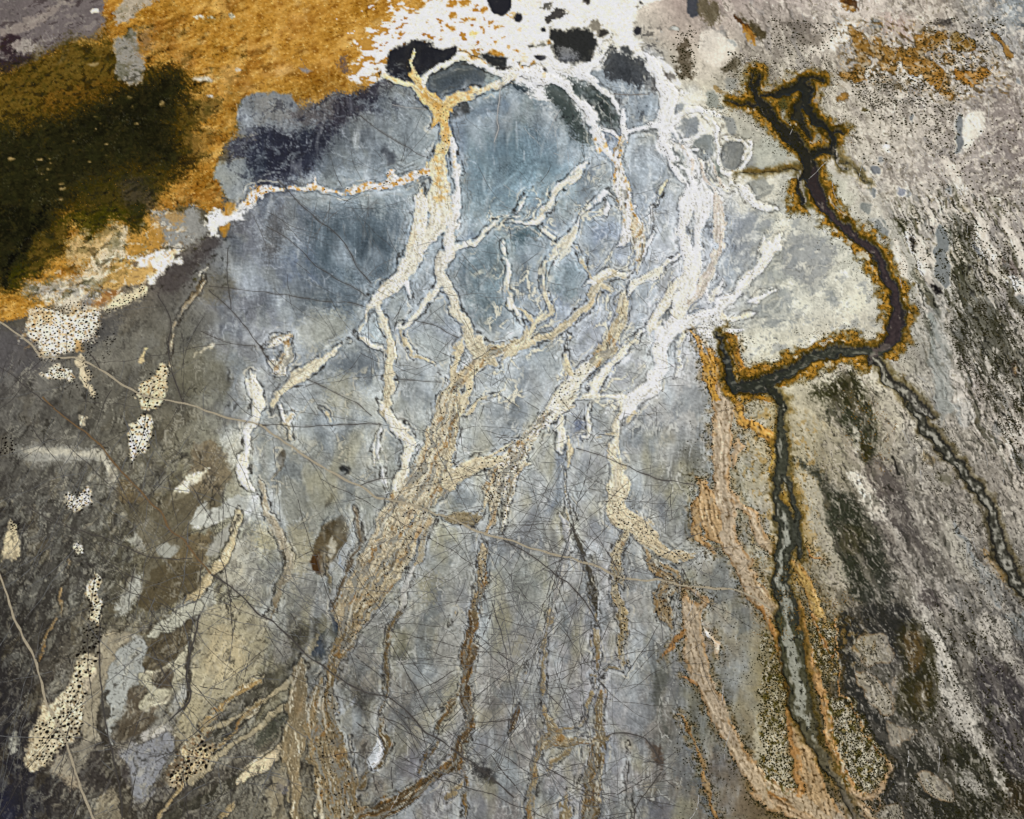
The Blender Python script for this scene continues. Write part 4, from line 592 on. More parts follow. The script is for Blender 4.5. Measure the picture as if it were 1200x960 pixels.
# white web, top centre
a('20', W, 0, 37, 130,340,50, 250,400,50, 320,470,46, 370,540,56, 400,600,44, 405,660,44, 430,720,36, 490,755,36, col2=W); a('20', W, 0, 37, 450,200,30, 420,260,34, 360,300,24, 335,350,56, 400,400,36, 480,450,26, 505,500,20, 520,560,36, 525,610,46)
a('20', W, 0, 38, 525,620,26, 600,605,16, 670,595,32, 720,580,80); a('20', W, .5, 37, 525,620,36, 495,670,36, 495,730,56, 505,800,60, 510,870,66, 520,960,70); a('20', W, 0, 37, 400,600,12, 450,610,10, 490,640,14)
a('20', W, 0, 38, 650,290,60, 690,370,60, 740,440,90, 720,540,90, 710,600,80); a('20', W, 0, 38, 750,560,44, 830,520,30, 890,510,24, 960,540,20); a('20', W, 0, 38, 700,620,50, 730,700,40, 760,770,32, 820,800,20, 850,860,24, 840,960,60)
a('20', W, 0, 38, 740,650,10, 830,665,20, 800,720,20, 870,700,10); a('20', W, 0, 38, 900,510,16, 960,600,20, 970,700,16, 960,760,18, 1010,830,20, 1060,820,20); a('20', W, 0, 38, 970,640,12, 1060,640,18, 1110,700,24, 1080,790,24, 1030,830,20)
a('20', PK, .4, 38, 800,690,30, 820,740,20, 850,820,18); a('20', PK, 0, 38, 880,760,16, 900,830,20, 960,900,16); a('20', PK, 0, 38, 920,740,10, 960,830,14, 990,880,14)
a('20', CR, 0, 33, 350,770,16, 300,820,40, 240,870,44, 190,920,36, 170,965,30); a('20', CR, 0, 33, 100,880,10, 60,930,16, 20,980,14); a('20', (214,204,170), 0, 39, 720,860,14, 700,900,26, 670,960,16)
a('20', W, 0, 33, 560,960,8, 440,900,20, 370,950,16)
# centre
a('21', CR, 0, 33, 180,-5,36, 150,50,36, 110,80,36, 60,80,14, -15,70,14); a('21', W, 0, 33, 440,0,30, 435,40,14)
a('21', CR, .1, 40, 370,0,26, 330,60,18, 290,120,36, 250,170,40, 200,220,36, 160,280,28, 145,340,28, 145,400,28, 165,450,32, 180,500,32, 130,540,32, 90,580,46, 80,620,56, 0,680,66, col2=T_)
a('21', CR, .1, 40, 110,85,16, 150,120,12, 205,165,8); a('21', T_, .2, 40, -10,470,12, 50,500,18, 90,550,28)
a('21', T_, .4, 41, 0,670,60, 80,650,46, 170,620,42, 250,570,42, 310,520,46, 350,470,46, 390,420,40, 420,360,44, 480,320,40, 520,330,26); a('21', CR, .1, 41, 270,180,16, 330,260,10, 370,310,10)
a('21', W, .4, 37, 525,-20,66, 545,60,46, 545,130,56, 490,190,26); a('21', CR, .6, 37, 560,60,50, 590,130,60, 600,190,70, 590,250,50, 590,300,16)
a('21', W, 0, 39, 665,-5,8, 665,120,10, 640,190,16, 610,240,22)
a('21', W, .05, 38, 820,-10,80, 800,100,60, 810,200,70, 850,260,90, 840,340,90, 800,440,96, 780,500,80, col2=CR); a('21', W, .1, 38, 900,-10,110, 900,60,60, 870,160,40, 860,250,60); a('21', PK, .4, 38, 960,-10,60, 965,120,56, 965,220,50, 930,320,46, 880,400,60, 820,450,60)
a('21', CR, .1, 42, 780,240,16, 700,300,30, 640,340,28, 580,365,28, 540,410,30, 520,460,28, 510,540,32, 480,620,36, 440,680,46, 380,740,56, 300,820,76, 230,900,86, 200,960,96)
a('21', T_, .5, 42, 520,460,60, 505,560,60, 440,690,80, 380,740,66)
a('21', W, .1, 43, 1230,190,60, 1150,300,56, 1090,360,56, 1030,430,46, 980,480,46, 950,520,56, 860,535,60, 780,550,80, 720,600,90, 690,680,76, 690,760,80, 660,840,86, 590,900,80, 530,960,80)
a('21', W, 0, 44, 1220,400,30, 1110,450,26); a('21', CR, 0, 43, 800,590,26, 790,690,28, 770,800,16); a('21', W, .1, 43, 950,540,60, 980,590,90, 900,590,70, 1040,600,50); a('21', CR, .3, 43, 960,520,30, 1040,540,24, 1120,510,30)
a('21', CR, .1, 42, 620,580,14, 570,640,26, 500,710,32, 430,780,56, 390,850,56); a('21', T_, .3, 41, 262,610,12, 255,700,18, 270,780,36, 280,810,46); a('21', CR, .1, 43, 350,905,36, 450,895,26, 540,905,36); a('21', W, .3, 43, 960,400,50, 930,450,20, 920,340,30)
a('21', T_, .4, 41, 250,800,14, 245,860,12, 232,920,12)
TC = (450, 0, 2.667)
a(TC, CR, .15, 33, 372,760,8, 386,830,14, 384,900,16, 402,955,18, 430,1000,14); a(TC, T_, .2, 40, 598,775,8, 640,840,16, 662,875,20, 690,905,24); a(TC, CR, .3, 41, 650,880,26, 700,852,30, 742,858,22, 770,842,12); a(TC, W, 0, 37, 600,300,26, 640,350,24, 668,400,28, 672,450,22); a(TC, W, 0, 37, 668,400,14, 700,412,8, 722,425,8)
a(TC, CR, .2, 42, 905,905,30, 870,960,40, 840,1010,40); a(TC, W, 0, 38, 868,400,20, 885,450,14, 905,520,12, 930,560,14); a(TC, W, 0, 38, 905,400,12, 930,450,8, 945,480,14, 960,560,18); a(TC, CR, .3, 38, 1000,480,8, 1010,540,10, 1040,580,12, 1080,600,10); a(TC, W, 0, 38, 1060,430,10, 1140,440,14, 1150,480,14, 1110,530,14, 1085,560,10); a(TC, W, 0, 38, 1120,590,30, 1160,630,30, 1210,650,26)
a(TC, W, 0, 38, 1190,770,30, 1180,830,26, 1120,900,30, 1050,950,28)
# lower centre
a('12', (204,190,162), .6, 31, 905,-20,130, 870,100,130, 845,200,150, 810,300,160, 760,370,170, 700,430,150, 650,520,150, 600,620,130, 540,720,130, 470,840,140, 420,960,140)
a('12', T_, .85, 31, 950,-20,60, 900,150,80, 860,330,100, 800,470,60, 640,760,100, 540,900,100, 500,960,100)
a('12', CR, .1, 34, 610,-10,60, 660,80,60, 720,150,64, 700,250,60, 680,330,56, 670,400,56)
a('12', T_, .3, 45, 1210,250,60, 1130,240,76, 1060,250,76, 980,280,86, 900,330,96); a('12', T_, .3, 45, 1210,160,14, 1100,210,22, 980,260,26)
a('12', T_, .5, 46, 820,520,50, 800,590,44, 770,660,36, 740,730,30, col2=T_); a('12', (206,206,206), .1, 46, 740,730,30, 700,830,26, 680,920,20, 660,970,16)
a('12', CR, .9, 45, 1200,240,120, 1150,300,130, 1120,380,90, 1110,450,60, 1095,540,26, 1070,620,26, 1060,720,56, 1050,820,66, 1040,900,56, 1030,970,50, col2=(160,140,106)); a('12', CR, .9, 45, 1190,300,50, 1170,420,44, 1155,570,16)
a('12', (150,136,108), .1, 31, 870,500,24, 940,510,50, 1010,520,44, 1080,480,16); a('02', CR, .1, 36, 1200,-20,60, 1200,40,56, 1160,100,50, 1150,200,44, 1140,290,50, 1150,340,44, 1180,380,26)
a('12', PT, .3, 36, 20,350,26, 30,420,34, 70,500,50, 100,580,64, 120,640,44); a('12', PT, .2, 36, 120,640,20, 160,690,44, 150,770,34, 110,850,36, 80,920,28, 60,965,20); a('12', (104,98,86), .1, 36, 130,680,26, 150,740,30)
a('12', CR, .1, 35, 110,-5,26, 130,60,26, 160,120,24); a('12', T_, .1, 35, 160,20,20, 130,70,30, 160,130,20); a('12', (206,208,210), .05, 34, 580,110,24, 575,200,24, 590,300,26, 610,370,16); a('12', CR, .1, 34, 570,120,16, 550,190,16, 545,260,12)
a('12', (124,112,96), .1, 31, 465,460,8, 480,560,20, 490,620,26, 450,720,30, 400,840,20, 360,920,16); a('12', T_, .2, 35, 310,-5,16, 350,60,16); a('12', (150,140,116), .1, 31, 330,700,14, 345,780,8, 350,860,8)
a('22', CR, .85, 42, 250,-30,80, 190,0,70, 120,80,66, 60,170,66, 10,250,80, -30,330,80); a('22', W, 0, 42, 250,-30,34, 190,0,30, 120,80,26, 60,170,20, 20,220,16)
a('22', CR, .1, 47, 235,50,30, 225,150,50, 225,180,30); a('22', CR, 0, 47, 370,-10,20, 360,60,26, 340,120,26); a('22', T_, .2, 47, 268,140,12, 265,200,28, 250,300,14, 258,420,12, 262,540,12); a('22', (178,178,180), .1, 47, 250,540,50, 270,640,30, 240,760,36, 200,880,30, 185,960,30)
a('22', CR, .4, 43, 520,-20,50, 490,60,36, 485,120,26, 480,190,44, 500,270,74, 505,350,80, 480,430,100, 520,500,130, 600,560,110, 680,640,76, 760,690,66, 820,690,46, col2=(206,186,150))
a('22', T_, .7, 43, 470,420,60, 500,520,60); a('22', T_, .5, 48, 530,590,50, 490,680,56, 500,760,56, 490,850,46, 510,970,56); a('22', T_, .2, 43, 570,-5,26, 540,60,16, 470,110,16, 400,130,8)
a('22', (180,158,124), .9, 49, 640,670,30, 680,740,80, 760,800,90, 700,860,70, 720,970,70); a('22', (180,158,124), .9, 49, 760,800,80, 810,880,60, 850,970,50)
a('22', (100,96,88), 0, 47, 270,440,14, 300,580,20, 350,720,26, 380,850,40, 395,960,26)
a('13', (176,160,130), .8, 31, 490,-10,90, 440,80,90, 390,170,100, 355,260,80, 345,360,50, 350,460,60, 360,560,60, 400,680,80, 430,800,90, 440,960,120)
a('13', (192,178,150), .7, 31, 300,360,70, 280,460,120, 300,560,150, 330,680,160, 360,800,170, 370,960,190); a('13', PT, .3, 31, 220,240,50, 195,400,90, 180,560,110, 170,680,80, 190,800,50, 180,960,50)
a('13', (150,134,104), .6, 50, 670,-10,26, 630,80,26, 615,160,30, 615,260,36, 605,330,26, 600,400,10, 580,480,16, 590,540,34, 625,610,36, 600,680,24, 540,740,22, 490,800,30)
a('13', (146,124,96), .8, 51, 1022,-10,56, 1010,100,64, 990,200,64, 980,300,56, 985,370,76, 990,450,50, 1000,530,50, 960,610,50, 940,680,100, 880,720,50, 800,780,60, 700,860,80, 600,910,80, 480,970,90, col2=(122,106,84))
a('13', (150,134,106), .6, 51, 970,350,34, 910,420,34, 870,500,30, 840,600,34, 800,670,16, 760,750,14); a('13', (150,134,106), .6, 51, 970,740,26, 980,830,24, 975,970,20); a('13', T_, .2, 51, 940,800,30, 900,860,30)
a('13', (226,222,210), 0, 31, 370,480,6, 430,570,8, 462,660,8, 465,760,6); a('13', W, 0, 51, 770,770,8, 840,730,10, 880,690,8)
a('23', T_, .5, 47, 182,-10,34, 170,80,24, 155,160,30, 145,260,26, 145,380,22, 145,460,26, 170,520,50, 200,560,86, 140,620,56, 105,700,46, 95,800,40, 90,900,30, 85,970,26); a('23', T_, .5, 47, 200,570,60, 270,600,56, 330,600,36, 390,590,70)
a('23', T_, .5, 52, 390,-10,20, 395,100,30, 400,200,30, 390,300,20, 410,380,40, 415,480,40, 400,560,56, 395,650,80, 385,750,96, 370,850,84, 360,970,84, col2=(150,134,108)); a('23', (190,140,80), .4, 52, 430,370,12, 425,480,12); a('23', T_, .2, 52, 380,370,26, 340,480,16, 290,540,16, 220,540,20)
a('23', (206,188,150), .6, 48, 515,-10,66, 520,100,56, 520,200,44, 530,250,26); a('23', T_, .3, 52, 260,640,30, 195,690,30, 160,740,16); a('23', T_, .4, 52, 255,870,40, 240,960,56)
a('23', (200,202,212), 0, 52, 545,600,8, 530,760,10, 560,880,12, 570,970,14); a('23', (220,222,228), 0, 52, 345,560,12, 330,680,10, 300,800,10); a('23', T_, .1, 52, 540,262,6, 460,255,8, 430,290,8)
a('13', T_, .5, 50, 930,-10,10, 900,60,8); a('23', T_, .3, 51, 60,240,12, 50,300,8); a('23', Bn, .3, 51, 30,460,40, 0,520,40)
# left outliers
a('02', (188,176,148), .2, 53, 1130,480,16, 1110,560,30, 1080,640,36, 1030,730,50, 970,800,56, 920,860,50, 880,890,30); a('02', (150,134,108), .6, 53, 330,720,8, 300,840,10, 270,960,12); a('03', (150,134,108), .6, 53, 262,0,10, 210,120,20, 185,210,12)
a('01', (150,140,124), .4, 54, 960,350,12, 870,480,14, 820,560,14, 790,640,12, 800,760,8); a('03', CR, .1, 53, 590,50,6, 545,85,5, 500,100,5)
a('03', (190,170,130), .6, 55, 1210,310,30, 1130,360,26, 1060,410,40, 1000,480,26, 960,530,40); a('03', (170,156,126), .6, 55, 1210,430,40, 1120,510,36, 1050,600,26, 990,640,26); a('03', T_, .3, 55, 840,820,20, 780,900,20, 730,970,24); a('03', T_, .2, 55, 1090,880,20, 1040,960,24)
# ------------------------------------------------------------------ salmon and ochre channels of the lower right
d = D.add; S1 = (186,142,92); S2 = (192,172,146)
d('21', (196,150,70), .8, 61, 840,590,10, 870,620,20, 885,690,26, 915,760,46, 940,840,50, 960,900,56, 980,970,60); d('21', (190,140,60), .9, 61, 1010,620,30, 1040,640,50, 1060,720,40, 1100,790,50, 1200,780,50)
d('21', (190,140,60), .9, 61, 930,700,40, 960,780,70, 940,850,40); d('21', (196,150,80), .8, 61, 1000,860,30, 1080,880,40, 1200,910,30)
d('22', S2, .4, 61, 990,-20,110, 985,100,100, 980,200,90, 985,300,80, 985,400,90, 1010,480,90, 1000,560,90, 1020,640,80, 1080,720,90, 1130,840,90, 1210,940,80)
d('22', S2, .3, 62, 1010,360,36, 1060,450,44, 1120,500,50, 1160,580,50, 1215,660,50); d('22', (190,158,116), .9, 61, 880,350,40, 920,420,110, 930,500,110, 960,570,90); d('22', (200,156,80), .8, 61, 1060,-10,60, 1090,60,40, 1210,130,56)
d('22', S2, .3, 61, 1060,170,50, 1040,260,20); d('22', (196,160,116), .5, 61, 1000,600,20, 920,600,16, 880,580,10)
d('23', S2, .35, 63, 840,-10,90, 850,80,90, 860,200,110, 890,300,96, 930,380,80, 965,460,76, 1000,540,80, 1050,620,80, 1110,720,84, 1170,820,76, 1215,890,60); d('23', S1, .6, 63, 820,60,26, 760,140,26, 720,190,14); d('23', (196,150,104), .6, 63, 830,300,30, 880,330,30)
d('23', W, 0, 63, 860,110,50, 870,170,20); d('23', W, 0, 63, 925,80,16, 960,150,30, 970,190,10); d('23', (176,150,112), .8, 64, 800,470,14, 850,570,14, 880,700,18, 930,860,24, 960,960,20)
d('22', S2, .6, 63, 820,830,20, 900,890,30, 860,960,60)
d('33', S1, .5, 65, -30,-30,40, 30,90,46, 60,180,44, 90,300,40, 108,420,40, 105,520,40, 120,620,44, 140,740,50, 150,850,50, 90,870,36, 30,840,30, -20,800,26); d('33', S2, .5, 65, 0,30,40, -20,-30,40)
d('33', (200,160,112), .6, 66, 150,-20,40, 165,120,40, 205,240,44, 250,360,44, 280,480,44, 300,600,50, 340,720,50, 400,840,60, 480,856,36, 548,790,22, 572,720,16, 510,640,10, 450,560,10, 400,460,8, 345,380,10, 318,290,8, 335,160,8, 320,20,8)
d('33', (184,170,154), .2, 66, 235,620,50, 300,740,60, 370,860,60, 400,970,76); d('33', (190,162,126), .7, 66, 150,560,70, 190,700,90, 230,850,110, 300,970,110); d('33', S1, .5, 66, 210,10,30, 250,120,20, 300,200,16, 320,160,10)
d('33', S1, .4, 66, 415,890,16, 460,900,14, 510,920,8, 510,860,8); d('33', (196,170,140), .6, 67, -20,850,60, 80,900,60, 200,960,70); d('32', S1, .5, 66, 190,640,10, 210,690,12, 260,710,8); d('32', (190,160,100), .5, 66, 140,740,50, 190,830,60, 230,940,60)
# ------------------------------------------------------------------ rivers
r = R.add; RV = (78,68,70); RO = (64,66,58); GW = (150,152,148)
HD = (820, 0, 2.0)
r(HD, (50,46,30), 0, 71, 140,182,8, 125,210,12, 150,250,18, 182,290,24, 228,328,28, 250,370,34, 258,400,34); r(HD, (48,46,30), 0, 71, 148,226,6, 172,222,10, 200,216,18, 222,206,14, 236,190,24, 252,212,30, 248,240,20, 262,262,12, 276,284,16, 300,306,9, 310,330,14, 306,346,12, 268,362,20); r(HD, (60,56,34), 0, 71, 236,190,14, 262,180,10, 290,186,4); r(HD, (60,56,34), 0, 71, 236,232,12, 226,262,20, 240,290,12, 262,318,6); r(HD, (60,56,34), 0, 71, 300,306,6, 318,300,6, 336,312,3); r(HD, (60,56,34), 0, 71, 125,210,8, 118,190,6, 128,172,4)
r(HD, (58,52,36), 0, 71, 66,236,4, 110,240,6, 140,248,8); r(HD, (60,58,50), 0, 71, 246,400,10, 228,440,8, 240,478,8); r(HD, (90,76,44), 0, 73, 232,390,5, 160,404,4, 90,408,2); r(HD, (80,76,60), 0, 73, 308,350,4, 345,385,3, 400,425,2)
r('30', (64,54,50), 0, 71, 205,800,60, 215,850,56, 250,930,48, 275,970,44, col2=RV)
r('31', RV, 0, 71, 265,-10,36, 330,80,34, 420,150,38, 500,220,40, 550,310,40, 590,400,40, 605,480,44, 600,560,52, 590,620,66, 530,680,54); r('31', (100,92,90), 0, 71, 590,620,60, 530,680,60, 500,700,50)
r('31', (84,86,78), 0, 71, 530,690,50, 450,690,40, 340,676,40, 250,696,44, 150,750,44, 60,795,50, -10,835,60, col2=RO); r('21', RO, 0, 71, 1215,830,60, 1120,850,56, 1040,860,46, 1015,800,36, 1000,720,30, 985,660,16, 970,620,6, 960,590,2)
r('30', (190,184,176), 0, 73, 130,790,8, 160,840,8, 170,960,8); r('30', (190,184,176), 0, 73, 300,690,8, 340,740,8, 370,800,8)
r('31', (92,90,86), 0, 72, 500,720,40, 560,800,50, 650,880,50, 740,970,50); r('32', (84,84,74), 0, 72, 680,-10,36, 740,90,44, 830,180,46, 900,270,46, 980,360,48, 1040,450,50, 1070,560,56, 1100,680,56, 1150,780,56, 1215,850,60)
r('31', RO, 0, 73, 10,850,40, 60,930,40, 70,970,36); r('32', (82,84,76), 0, 73, 60,-10,36, 62,90,40, 65,200,50, 75,280,44, 40,330,26, 30,400,26, 60,450,50, 90,560,90, 70,680,80, 60,800,80, 100,960,100); r('32', (84,86,80), 0, 73, 75,290,30, 110,380,24, 135,480,24, 130,600,50, 160,690,16)
r('33', (84,88,72), 0, 73, 90,-10,90, 105,100,110, 130,250,110, 150,400,100, 190,520,76, 235,620,50, 285,710,34, 340,800,24, 385,880,18, 420,960,16, col2=(128,116,98))
RB_ = (750, 480, 2.0); d(RB_, S2, .5, 67, 300,880,26, 400,930,44, 480,980,56); d(RB_, S1, .6, 67, 378,790,10, 420,900,22, 470,980,36); d(RB_, (186,150,104), .8, 67, 470,895,10, 520,930,16, 560,985,22); d(RB_, (190,160,118), .8, 61, 150,170,10, 128,240,24, 140,300,20, 170,330,10)
d('32', (200,170,90), .6, 66, 35,60,20, 20,200,20, 10,300,16); d('32', (190,160,84), .6, 66, 75,400,26, 95,480,20)

# --- dress the banks
def bank(net, soft=.9, rough=1.6):
    return net.d + rough*N(7, 81, oc=3) + .8*N(2.6, 82) + 1.6*ss(4, 14, -net.d+8)*N(5, 84, oc=2)*(rough > 1.3)
EDG = lic(A.t, 25, 6, 1.0, 1); EDG = (EDG+np.roll(EDG, 1, 0)+np.roll(EDG, 1, 1)+np.roll(EDG, -1, 0)+np.roll(EDG, -1, 1))/5
dA, dD, dR = bank(A, rough=1.0), bank(D, rough=1.1), bank(R, rough=1.0)
dA = dA + 1.5*EDG*np.exp(-((dA+1)/4)**2) + 1.7*np.clip(EDG-.7, 0, 9)*(A.k > .4)*(dA > -8)
# thin films and darker rims just outside the pale channels
rimn = ss(-.3, .5, N(12, 83, oc=2))
gyA, gxA = np.gradient(np.minimum(A.d, 50)); bn = np.arctan2(gyA, gxA)
COMB = lic(bn + .5*N(14, 202), 12, 9, 1.1); ALONG = lic(bn + math.pi/2 + .4*N(20, 203), 13, 11, 1.1, 1)
C *= (1 + Z_blue*(.07*ss(16, 3, A.d) - .06*ss(8, 30, A.d) + .05*lic(bn + math.pi/2 + .8*N(40, 240), 26, 26, 1.6, 1)*ss(-.6, .4, N(50, 241))))[..., None]
over(C, (206,210,214), .35*Z_blue*ss(12, 3, A.d)*ss(.0, .6, N(16, 242, oc=3)))
FIB = lic(A.t + .35*N(9, 204), 14, 9, 1.1); FIB2 = lic(A.t + .5*N(14, 205), 15, 14, 1.2, 1)
fl_ang = np.interp(U, [0, 300, 600, 900, 1200], np.radians([118, 115, 95, 78, 60])).astype(np.float32); FLOW = lic(fl_ang + .35*N(40, 206, oc=2), 16, 16, 1.2, 1); FLOW1 = lic(fl_ang + .6*N(22, 207, oc=2), 17, 8, 1.1)
notmat = 1-np.isin(K, (3, 4))*1.0
C *= (1 + (.022*ALONG + .02*COMB)*Z_blue + (.022*FLOW + .015*FLOW1)*np.maximum(Z_right, Z_left*.7)*notmat*ss(-.6, .5, N(30, 216, oc=2)))[..., None]
over(C, (84,86,88), .45*Z_blue*ss(1.6, 2.8, COMB)*ss(30, 6, A.d)*ss(-.4, .4, N(24, 208)))
over(C, (214,218,220), .4*Z_blue*ss(1.7, 3.0, ALONG)*ss(-.3, .5, N(20, 209)))
over(C, (226,220,214), .3*Z_right*notmat*ss(1.6, 2.6, FLOW)*ss(-.3, .5, N(26, 210, 2, 65))); over(C, (72,68,60), .3*Z_right*notmat*ss(1.6, 2.6, -FLOW)*ss(-.2, .5, N(26, 211, 2, 65)))
over(C, (150,150,152), .4*Z_left*notmat*ss(1.6, 2.7, FLOW)*ss(-.3, .5, N(26, 212))); over(C, (44,42,44), .4*Z_left*notmat*ss(1.6, 2.7, -FLOW)*ss(-.3, .5, N(26, 213)))
over(C, (66,62,58), np.where(np.isin(A.id, (37, 38, 43, 32, 44)), .45, .85)*np.exp(-((dA-1.2)/.9)**2)*ss(-.5, .1, N(12, 83, oc=2)))
over(C, (206,210,212), .30*np.exp(-((dA-4)/2.6)**2)*(1-rimn)*Z_blue*ss(-.4,.6,N(6,183,oc=2)))
over(C, (128,126,118), .25*np.exp(-((dA-6)/4)**2)*rimn)
# slender side strands running beside the main reaches
for lv, sd, cl, opx in ((4.5, 301, (210,202,182), .6), (9.5, 302, (196,196,190), .35)):
    q = np.abs(A.d - lv - 4.2*N(22, sd, oc=3))
    over(C, cl, opx*Z_blue*ss(1.3, .3, q)*ss(.15, .5, N(26, sd+20, oc=2))); over(C, (96,94,88), .35*Z_blue*ss(.9, .1, np.abs(q-1.9))*ss(.05, .35, N(30, sd+20, oc=2)))
# lace of hair-thin braids between the main channels
def lace(zn, col, op, sc, seed, ratio, ang, wd, patch=.0):
    b = zbox(zn); n = N(sc, seed, ratio, ang, 3, (UW+3*wx)[b], (VW+3*wy)[b]); pz = zn[b]*ss(patch-.25, patch+.25, N(40, seed+1, oc=2, x=U[b], y=V[b]))
    over(C[b], (88,86,82), .5*op*pz*np.clip(1-np.abs(np.abs(n)-wd*1.25)/(wd*.5), 0, 1)); over(C[b], col, op*pz*ss(wd, wd*.55, np.abs(n)))
ZW = zone(24, 630,120, 760,90, 860,170, 880,300, 850,420, 760,420, 700,330, 690,220); ZX = zone(30, 560,240, 700,200, 800,330, 760,480, 640,520, 560,470); ZY = zone(40, 440,480, 820,470, 820,960, 440,960)
lace(ZW, (234,230,220), .35, 15, 320, 2.4, 98, .13); lace(ZX, (226,216,190), .7, 18, 321, 2.2, 120, .09, .1); lace(ZY, (206,204,196), .55, 24, 322, 3.2, 97, .055, .1)
lace(zone(50, 0,420, 280,430, 330,960, 20,960), (158,155,146), .5, 15, 326, 3.2, 118, .065, .1); lace(zone(50, 0,420, 280,430, 330,960, 20,960), (52,50,48), .5, 19, 327, 3.0, 114, .05, .1)
lace(zone(30, 280,420, 440,400, 440,620, 300,720), (196,188,166), .6, 20, 323, 2.6, 110, .07, .15); lace(zone(30, 840,260, 900,180, 1010,280, 1010,390, 860,400), (222,219,208), .28, 26, 324, 1.8, 140, .10)
coreA = 1-ss(-1.4, .8, dA+.7)
# braids: strands that follow each reach, weaving and splitting around wet grey silt
def along(net, la, lb, seed, oc=2): 
    t = 0; am = 1.0
    for k in range(oc):
        t = t + am*perlin((net.L+3*wx)/la*2**k+seed*7.7, (net.s+1.2*wy+.8*N(9, seed))/lb*2**k+seed*3.3, seed+500+k); am *= .55
    return t/1.1
BR1, BR2, BR3 = along(A, 30, 3.6, 1), along(A, 18, 2.4, 2), along(A, 46, 6.5, 3)
grain = N(2.2, 84, oc=2); strk = N(3.2, 85, 3.2, 105, 3)
strd = N(2.6, 86, 4.0, 122, 3)
low = ss(600, 800, V)[..., None]; colA = A.c*(1-low*np.array((.22, .25, .30), np.float32))*(1+.08*N(10, 87, oc=3)+.06*grain+(.04+.09*A.k)*FIB+(.03+.06*A.k)*FIB2)[..., None]
over(colA, (132,116,92), .35*(A.k > .4)*np.clip(1-np.abs(N(6.5, 217, 1.8, 118, 3, UW, VW))/.10, 0, 1)*(A.k > .2)*ss(-.4, .3, N(18, 218))); over(colA, (232,226,208), .45*np.clip(1-np.abs(N(5.5, 219, 2.0, 112, 3, UW, VW))/.10, 0, 1)*ss(-.2, .5, N(15, 220)))
wide = ss(5, 12, A.w)
over(colA, (146,134,112), (.12+.40*wide*np.clip(A.k*3, .1, 1))*np.clip(1-np.abs(BR1)/.11, 0, 1)); over(colA, (108,96,76), .5*wide*np.clip(1-np.abs(BR2)/.09, 0, 1)*ss(-.3, .3, BR3))
over(colA, (150,148,140), .75*wide*ss(.14, .24, BR3)*(A.k > .4)); over(colA, (234,226,204), .55*ss(.2, .5, BR2)*ss(.1, -.2, BR3)); over(colA, (176,132,74), .5*wide*ss(.25, .5, -BR1)*ss(.0, .4, BR2)*(A.k > .4)); over(colA, (70,58,42), .6*wide*ss(.42, .55, along(A, 9, 1.8, 4))*(A.k > .4))
crs = ss(.38, .46, N(12, 221, 2.2, 118, 4, UW, VW)); over(colA, (146,142,134), .6*crs*(A.k > .4)*ss(-2, -5, dA)); over(colA, (160,118,66), .6*ss(.42, .6, N(9, 222, 3.5, 117, 4, UW, VW))*(A.k > .4))
over(colA, (204,148,62), .85*ss(-.05, .25, N(6, 331, oc=2))*(A.id == 32)); ctr = 0; bed_gap = (wide*ss(.30, .36, BR3)*ss(.0, -2.5, dA)*(A.k > .25))
over(colA, (206,148,62), .55*ss(.15, .8, N(9, 88, oc=2)+.35*(A.c[..., 2] < 190)-.1)*(V < 260)*(U < 640))
over(colA, (210,152,62), .85*ss(-.1, .4, N(8, 89, oc=2))*(A.id == 37)*(V > 160)*(V < 262)*ss(-6, -2.0, dA))
over(colA, (118,94,62), np.clip(A.k, 0, 1)*.55*np.maximum(ss(.9, 1.9, FIB+.5*FIB2), .6*ss(.5, .9, N(3.0, 90, oc=2))))
over(colA, (232,224,204), .6*ss(.8, 2.0, -FIB2-.3*FIB)*(A.k > .2)); over(colA, (92,84,70), .55*ss(1.2, 2.3, FIB2)*(A.k > .4)*ss(-.3, .5, N(24, 214))); over(colA, (190,134,70), .45*A.k*ss(.35, .9, N(14, 91, 3, 115, 2)))
over(colA, (120,112,100), .45*ss(-3.2, -.3, dA)*ss(-.2, .6, N(9, 92)))
C = mix(C, colA, coreA); K = np.where(dA < 0, A.id, K)
# salmon channels: brighter margins, dusty core
over(C, (150,120,70), .45*np.exp(-((dD-3)/3.5)**2)*ss(-.3, .5, N(8, 93)))
colD = D.c*(1+.06*N(9, 94, oc=3)+.08*grain)[..., None]
over(colD, (172,126,72), .55*ss(-5.5, -1, dD)*ss(-.6, .3, N(12, 95))); FD = lic(D.t + .4*N(9, 215), 18, 9, 1.1, 1); colD *= (1+.06*FD)[..., None]; over(colD, (222,206,180), .3*ss(1.0, 2.2, FD)); over(colD, (120,92,60), .35*ss(1.2, 2.4, -FD)); over(colD, (96,74,44), np.clip(D.k+.2, 0, 1)*.85*ss(.1, .6, N(3.2, 96, 2.0, 75, 3))); over(colD, (176,160,136), .5*ss(.2, .6, N(7, 296, 2.0, 75, 3)))
coreD = (1-ss(-.9, .9, dD)); C = mix(C, colD, coreD); K = np.where(dD < 0, D.id, K)
